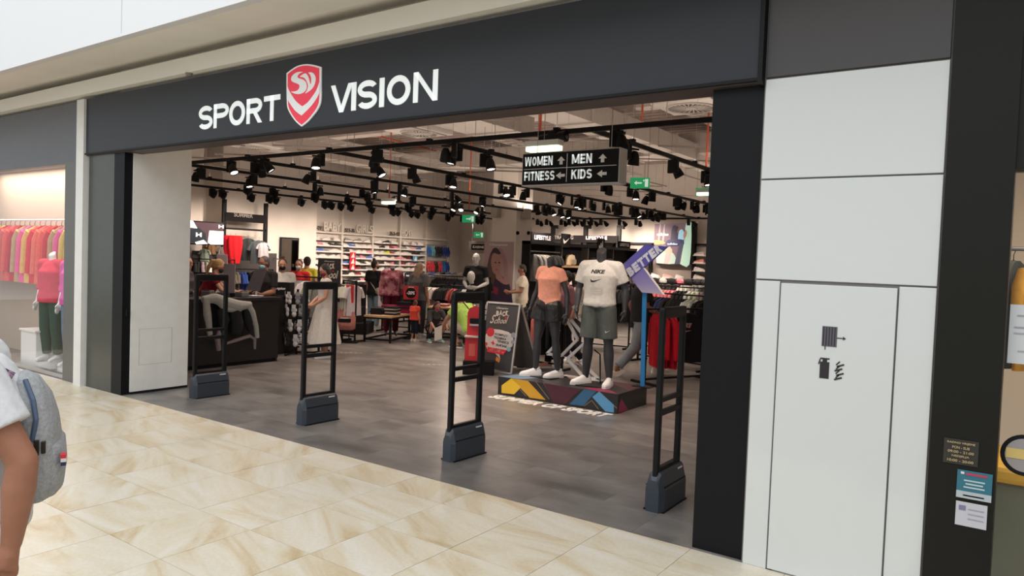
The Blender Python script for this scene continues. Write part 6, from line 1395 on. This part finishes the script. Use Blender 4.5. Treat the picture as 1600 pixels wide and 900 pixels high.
# black display steps + pink backpack
st = thing('display_steps', 'black two-step display base under the pink backpack', 'display stand', G(543, 520)); st.rotation_euler = (0, 0, 0.6)
put('lower_step', MB().box(-.5, .5, -.3, .5, 0, .25, .005), BLKM, st); put('upper_step', MB().box(-.5, .3, 0, .5, .25, .60, .005), BLKM, st); put('back_board', MB().box(-.5, .3, .48, .5, .6, 1.1), BLKM, st)
p = G(541, 520) + Vector((-.05, -.0, .0)); 
bk_ = thing('backpack', 'pink backpack with a black front band on the black display base', 'backpack', D(540, 510, 15.0)); bk_.location.z = .25; bk_.rotation_euler = (0, 0, .65)
m = MB(); m.loft([m.ring(Vector((0, 0, z)), Vector((1, 0, 0)), Vector((0, 1, 0)), r, r * .5, 18) for z, r in ((0, .16), (.03, .2), (.25, .205), (.36, .18), (.43, .12), (.45, .05))]); put('bag_body', m, CLOTH, bk_, (.50, .20, .18), smooth=60)
put('front_pocket', MB().sph((0, -.08, .14), .15, .06, .11), CLOTH, bk_, (.52, .22, .2)); put('front_band', MB().box(-.13, .13, -.15, -.12, .17, .24, .01), BLKM, bk_)
text_fit('lettering', 'Champion', (-.08, -.152, .235), (.16, 0, 0), (0, 0, .04), INK, bk_, bold=.03, shear=.3); put('handle', MB().tube([(-.05, 0, .43), (0, 0, .5), (.05, 0, .43)], .01, 6), CLOTH, bk_, (.50, .20, .18))
# small white-fronted box label at counter
bx = thing('promotion_box', 'small black promotion box with a white script name on the return counter', 'box', D(438, 448, 13.0)); bx.location.z = 1.04; bx.rotation_euler = (0, 0, .5)
put('box_body', MB().box(-.22, .22, -.1, .1, 0, .22, .005), BLKM, bx); text_fit('lettering', 'Champion', (-.14, -.102, .08), (.28, 0, 0), (0, 0, .06), INK, bx, bold=.03, shear=.3)
# ---------------- low display tables
def table(label, p0, ux, wx, wy, h, top=WOOD):
    ang = math.atan2(ux[1], ux[0]); t = thing('display_table', label, 'table', p0, ang)
    put('tabletop', MB().box(0, wx, 0, wy, h - .04, h, .004), top, t)
    for x in (.02, wx - .02):
        for y in (.02, wy - .02): put('leg', MB().box(x - .02, x + .02, y - .02, y + .02, 0, h - .04), BLK, t)
    for a, b in (((.02, .02), (wx - .02, .02)), ((wx - .02, .02), (wx - .02, wy - .02)), ((wx - .02, wy - .02), (.02, wy - .02)), ((.02, wy - .02), (.02, .02))):
        put('frame_bar', MB().bar((*a, .06), (*b, .06), .035), BLK, t); put('frame_bar', MB().bar((*a, h - .06), (*b, h - .06), .03), BLK, t)
    return t
A1, B1 = G(571, 533), G(601, 537)
table('low wood-topped display table with black frame by the burgundy mannequin', (-11.22, 10.62, 0), (.94, .34), .62, 1.3, .56)
table('higher wood-topped display table behind the toddler', (-10.75, 12.05, 0), (.9, .44), 1.2, .8, .72)
def fold(loc, w, d, h, col, label, group, rz=0, name='folded_clothes'):
    n = len(col); t = thing(name, label, 'clothing', loc, rz, group)
    for i, c in enumerate(col): put('folded_item', MB().box(-w / 2 + random.uniform(-.01, .01), w / 2 + random.uniform(-.01, .01), -d / 2, d / 2, h * i, h * (i + .92), h * .35), CLOTH, t, c)
    return t
TB = Vector((-11.22, 10.62, .56)); ca, sa = math.cos(math.atan2(.34, .94)), math.sin(math.atan2(.34, .94))
def tpos(x, y): return TB + Vector((x * ca - y * sa, x * sa + y * ca, 0))
BKk, BUR, NV = (.015, .015, .017), (.22, .01, .05), (.02, .02, .05)
fold(tpos(.16, .35), .26, .3, .035, [BKk] * 4, 'front stack of folded black trousers on the low table', None, .4)
fold(tpos(.46, .4), .26, .3, .035, [BKk, (.4, .38, .37), BKk, (.4, .38, .37), BKk], 'stack of folded black and white striped tops on the low table', None, .4)
fold(tpos(.2, .85), .3, .32, .035, [BUR, BUR, (.5, .3, .32), BUR, BUR], 'stack of folded burgundy tops on the low table', None, .35)
fold(tpos(.46, 1.05), .28, .3, .035, [BUR, (.3, .02, .06), BUR, NV, BUR, NV, BKk], 'tall stack of folded crimson and navy tops on the low table', None, .35)
T2 = Vector((-10.75, 12.05, .72)); c2, s2_ = math.cos(math.atan2(.44, .9)), math.sin(math.atan2(.44, .9))
def tp2(x, y): return T2 + Vector((x * c2 - y * s2_, x * s2_ + y * c2, 0))
fold(tp2(.25, .3), .3, .3, .03, [(.5, .06, .05), (.5, .3, .28)], 'folded red and pink clothes at the left of the table behind the toddler', None, .4)
fold(tp2(.62, .35), .3, .3, .03, [(.42, .28, .24), (.5, .4, .36), (.6, .06, .05)], 'folded peach clothes in the middle of the table behind the toddler', None, .5)
fold(tp2(.98, .35), .28, .3, .03, [(.45, .3, .28), (.55, .5, .48)], 'folded pale clothes at the right of the table behind the toddler', None, .3)
# discount sign
dpt = D(642, 461, 16.0)
dsn = thing('discount_sign', 'red discount sign with a black circle reading minus twenty percent', 'sign', (dpt.x, dpt.y, 0), .62)
w, h, z0 = .32, .30, 1.8 - (461 - 394) / 71.5
put('sign_board', MB().box(-w / 2, w / 2, -.01, .01, z0, z0 + h, .003), REDB, dsn); put('pole', MB().cyl((0, .02, 0), (0, .02, z0 + .1), .012, n=8), BLK, dsn); put('foot', MB().box(-.15, .15, -.1, .14, 0, .02), BLK, dsn)
put('print', MB().cyl((0, -.010, z0 + h * .48), (0, -.013, z0 + h * .48), .115, n=24), BLKM, dsn); text_fit('lettering', '-20%', (-.09, -.014, z0 + h * .36), (.18, 0, 0), (0, 0, .075), INK, dsn, bold=.05, shear=.1)
put('print', MB().box(-.06, .06, -.013, -.010, z0 + h * .87, z0 + h * .92), INK, dsn)
# child's book page
o = put('paper_bag', MB().poly([(-.10, 0, 0), (.10, -.02, .06), (.07, 0, .33), (-.13, .02, .25)], .02, (0, -1, 0)), mat('paper_white', (.62, .58, .53), .7)); o.location = D(686, 526, 14.7); o.location.z = .12; tag(o, 'white paper carrier held between the crouching child and the lime-shirted man', 'paper bag')
# red bin / dispenser stand
rd = thing('dispenser_stand', 'red hand sanitiser stand with a black base behind the folding board', 'stand', G(728, 588), .58)
put('base', MB().box(-.18, .42, -.16, .2, 0, .22, .004), BLKM, rd); put('column_panel', MB().box(-.16, .14, -.05, .1, .22, .62, .004), REDB, rd); put('shelf', MB().box(-.17, .16, -.14, .1, .61, .63), mat('pale_edge', (.55, .5, .48), .5), rd)
m = MB(); m.poly([(-.14, .06, .63), (.15, .06, .63), (.15, .06, 1.08), (.02, .06, 1.12), (-.10, .06, 1.08), (-.14, .06, 1.0)], .03, (0, 1, 0)); put('back_panel', m, REDB, rd)
rd.location = G(738, 584); rd.scale = (.8, .8, .95)
put('dispenser', MB().box(-.08, .12, -.08, .05, .84, .92, .01), BLK, rd); put('drip_tray', MB().box(-.08, .10, -.08, .05, .80, .83), STEEL, rd); put('print', MB().box(-.08, .04, -.0535, -.0505, .3, .5), mat('faint_red', (.65, .12, .1), .5), rd)
for i in range(3):
    o = put('paper_cup', MB().cyl((0, 0, 0), (0, 0, .07), .032, .036, 14), WHP, rd, smooth=40); o.location = (.2, -.02, .9 + .09 * i)
o = put('cup_holder', MB().box(.17, .23, .02, .05, .22, 1.15), BLK, rd)
# neighbour items: stickers and window goods
def sheet(name, label, x0, x1, z0, z1, col, cat, y=FY - .024, lines=None):
    t = thing(name, label, cat, ((x0 + x1) / 2, y, z0)); w, h = x1 - x0, z1 - z0
    put('sheet', MB().box(-w / 2, w / 2, -.002, 0, 0, h), PRINT, t, col)
    for (u, v, du, dv, c) in lines or []: put('print', MB().box((u - .5) * w, (u - .5 + du) * w, -.004, -.002, v * h, (v + dv) * h), PRINT, t, c)
    return t
GOLD = (.55, .42, .22)
hs = sheet('opening_hours', 'black opening hours plate with gold lettering on the anthracite frame', -.32, -.165, .825, .955, (.03, .028, .024), 'sign')
for i, s in enumerate(('RADNO VRIJEME', 'PON - SUB', '09:00 - 21:00', 'NEDJELJA', '10:00 - 20:00')):
    wd = (.8, .5, .75, .5, .75)[i]; text_fit('lettering', s, (-.0775 + .155 * (1 - wd) / 2, -.0035, .105 - i * .023), (.155 * wd, 0, 0), (0, 0, .013), mat('gold_letter', GOLD, .5), hs, bold=.01)
sheet('notice', 'teal information poster on the anthracite frame', -.252, -.098, .655, .80, (.03, .16, .22), 'poster', lines=[(.1, .86, .1, .08, (.7, .7, .7)), (.25, .84, .6, .08, (.45, .05, .10)), (.2, .62, .6, .05, (.5, .6, .62)), (.25, .5, .5, .05, (.5, .6, .62)), (.2, .38, .6, .05, (.5, .6, .62)), (0, 0, 1, .25, (.45, .5, .53)), (.2, .08, .6, .05, (.4, .2, .25))])
sheet('notice', 'small white leaflet under the teal poster on the frame', -.25, -.112, .51, .635, (.55, .55, .6), 'poster', lines=[(.1, .65, .22, .2, (.2, .2, .32)), (.4, .7, .5, .05, (.35, .35, .42)), (.4, .5, .5, .05, (.35, .35, .42)), (.4, .3, .5, .05, (.35, .35, .42))])
sheet('notice', 'white paper notice taped inside the right shop window', -.07, .14, 1.37, 1.67, (.62, .64, .66), 'poster', FY + .045, lines=[(.15, .8, .7, .03, (.35, .35, .38)), (.1, .6, .8, .03, (.35, .35, .38)), (.1, .5, .8, .03, (.4, .4, .42)), (.2, .2, .6, .03, (.4, .4, .42))])
w_ = thing('round_sticker', 'round black and white sticker low in the right shop window', 'sticker', (.03, FY + .04, .91))
put('sticker_disc', MB().cyl((0, 0, 0), (0, -.004, 0), .105, n=32), BLKM, w_); put('print', MB().cyl((0, -.004, 0), (0, -.006, 0), .085, n=32), PRINT, w_, (.3, .28, .28)); put('print', MB().box(-.08, .08, -.009, -.006, -.02, .03), PRINT, w_, (.6, .45, .15))
w_ = thing('display_block', 'yellow-topped display block inside the right shop window', 'display stand', (.12, 5.3, 0)); put('block_body', MB().box(-.35, .6, -.2, .4, 0, .62, .02), mat('olive_block', (.16, .17, .12), .5), w_); put('block_top', MB().box(-.4, .62, -.25, .42, .62, .72, .03), mat('yellow_top', (.75, .42, .04), .5), w_)
t = thing('clothes_rack', 'clothes rail with yellow jackets in the right shop', 'clothes rack', (.3, 5.9, 0)); put('hanging_bar', MB().cyl((-.8, 0, 2.0), (1.2, 0, 2.0), .015), STEEL, t); [put('upright', MB().box(s - .015, s + .015, -.015, .015, 0, 2.0), STEEL, t) for s in (-.8, 1.2)]
for i in range(12): garment('long', (-.35 + i * .13, 5.9, 1.95), 1.2, [(.6, .3, .04), (.35, .3, .25), (.05, .05, .05)][i % 3], '%s jacket, %s on the rail in the right shop' % (['yellow', 'grey', 'black'][i % 3], ORD[i]), 'jackets in the right shop', 1)
# left neighbour window goods
t = thing('clothes_rack', 'pale clothes rail of coral clothes in the left shop window', 'clothes rack', (-12.2, 5.0, 0)); put('hanging_bar', MB().cyl((-2.4, 0, 2.15), (1.3, 0, 2.15), .015), WHP, t); [put('upright', MB().box(s - .015, s + .015, -.015, .015, 0, 2.15), WHP, t) for s in (-2.4, 1.3)]
cols = [('coral', (.75, .10, .08)), ('red', (.62, .02, .04)), ('tan', (.55, .35, .2)), ('pink', (.75, .10, .32)), ('yellow', (.7, .5, .12)), ('red', (.62, .02, .04)), ('coral', (.75, .14, .1))]
for i in range(20):
    cn, cc = cols[i % 7]; garment('long', (-14.4 + i * .18, 5.0, 2.1), .35, cc, '%s garment, %s from the left on the rail in the left shop window' % (cn, ORD[i]), 'garments in the left shop window', 1.25)
for i, (x, tc_, lc, lb_) in enumerate(((-11.55, (.65, .04, .08), (.02, .06, .04), 'window mannequin in a red top and dark green trousers, left one'), (-10.85, (.7, .10, .38), (.12, .2, .3), 'window mannequin in a pink top and denim trousers, right one'))):
    person(lb_, (x, 4.82, .08), (.35, -1), 1.75, None, True, m=WHP, hair=None, headless=.08, name='mannequin', cat='mannequin', shoes=None, voxel=.016, top=dict(col=tc_, sleeve=1.4, loose=.03), legs=dict(col=lc), extra=lambda t, j: put('base_plate', MB().cyl((0, 0, -.08), (0, 0, .0), .2, n=20), WHP, t))
w_ = thing('display_block', 'white display podium in the left shop window', 'display stand', (-11.9, 4.85, 0)); put('block_body', MB().box(-.25, .25, -.2, .2, 0, .5, .01), WHP, w_); put('block_top', MB().box(-.27, .27, -.22, .22, .5, .53, .005), WHT, w_)
# smoke detector on the cornice
o = put('smoke_detector', MB().cyl((0, 0, 0), (0, 0, -.03), .04, .03, 14), mat('detector_grey', (.25, .23, .2), .5)); o.location = (P(310, 118, 2, 3.66).x, FY - .075, 3.66); tag(o, 'small detector under the cream cornice above the sign', 'detector')
# floor guide dots
for (px, py) in ((494, 558), (545, 551), (683, 570)):
    c = G(px, py); m = MB()
    for i in range(6): m.box(i * .09 - .25, i * .09 - .21, -.02, .02, .001, .003)
    o = put('floor_marking', m, mat('floor_mark', (.6, .55, .45), .6)); o.location = c; o.rotation_euler = (0, 0, 0.65); tag(o, 'short dashed pale floor marking %s' % {494: 'beside the sock stand', 545: 'in front of the pink backpack display', 683: 'left of the third gate'}[px], 'floor marking')
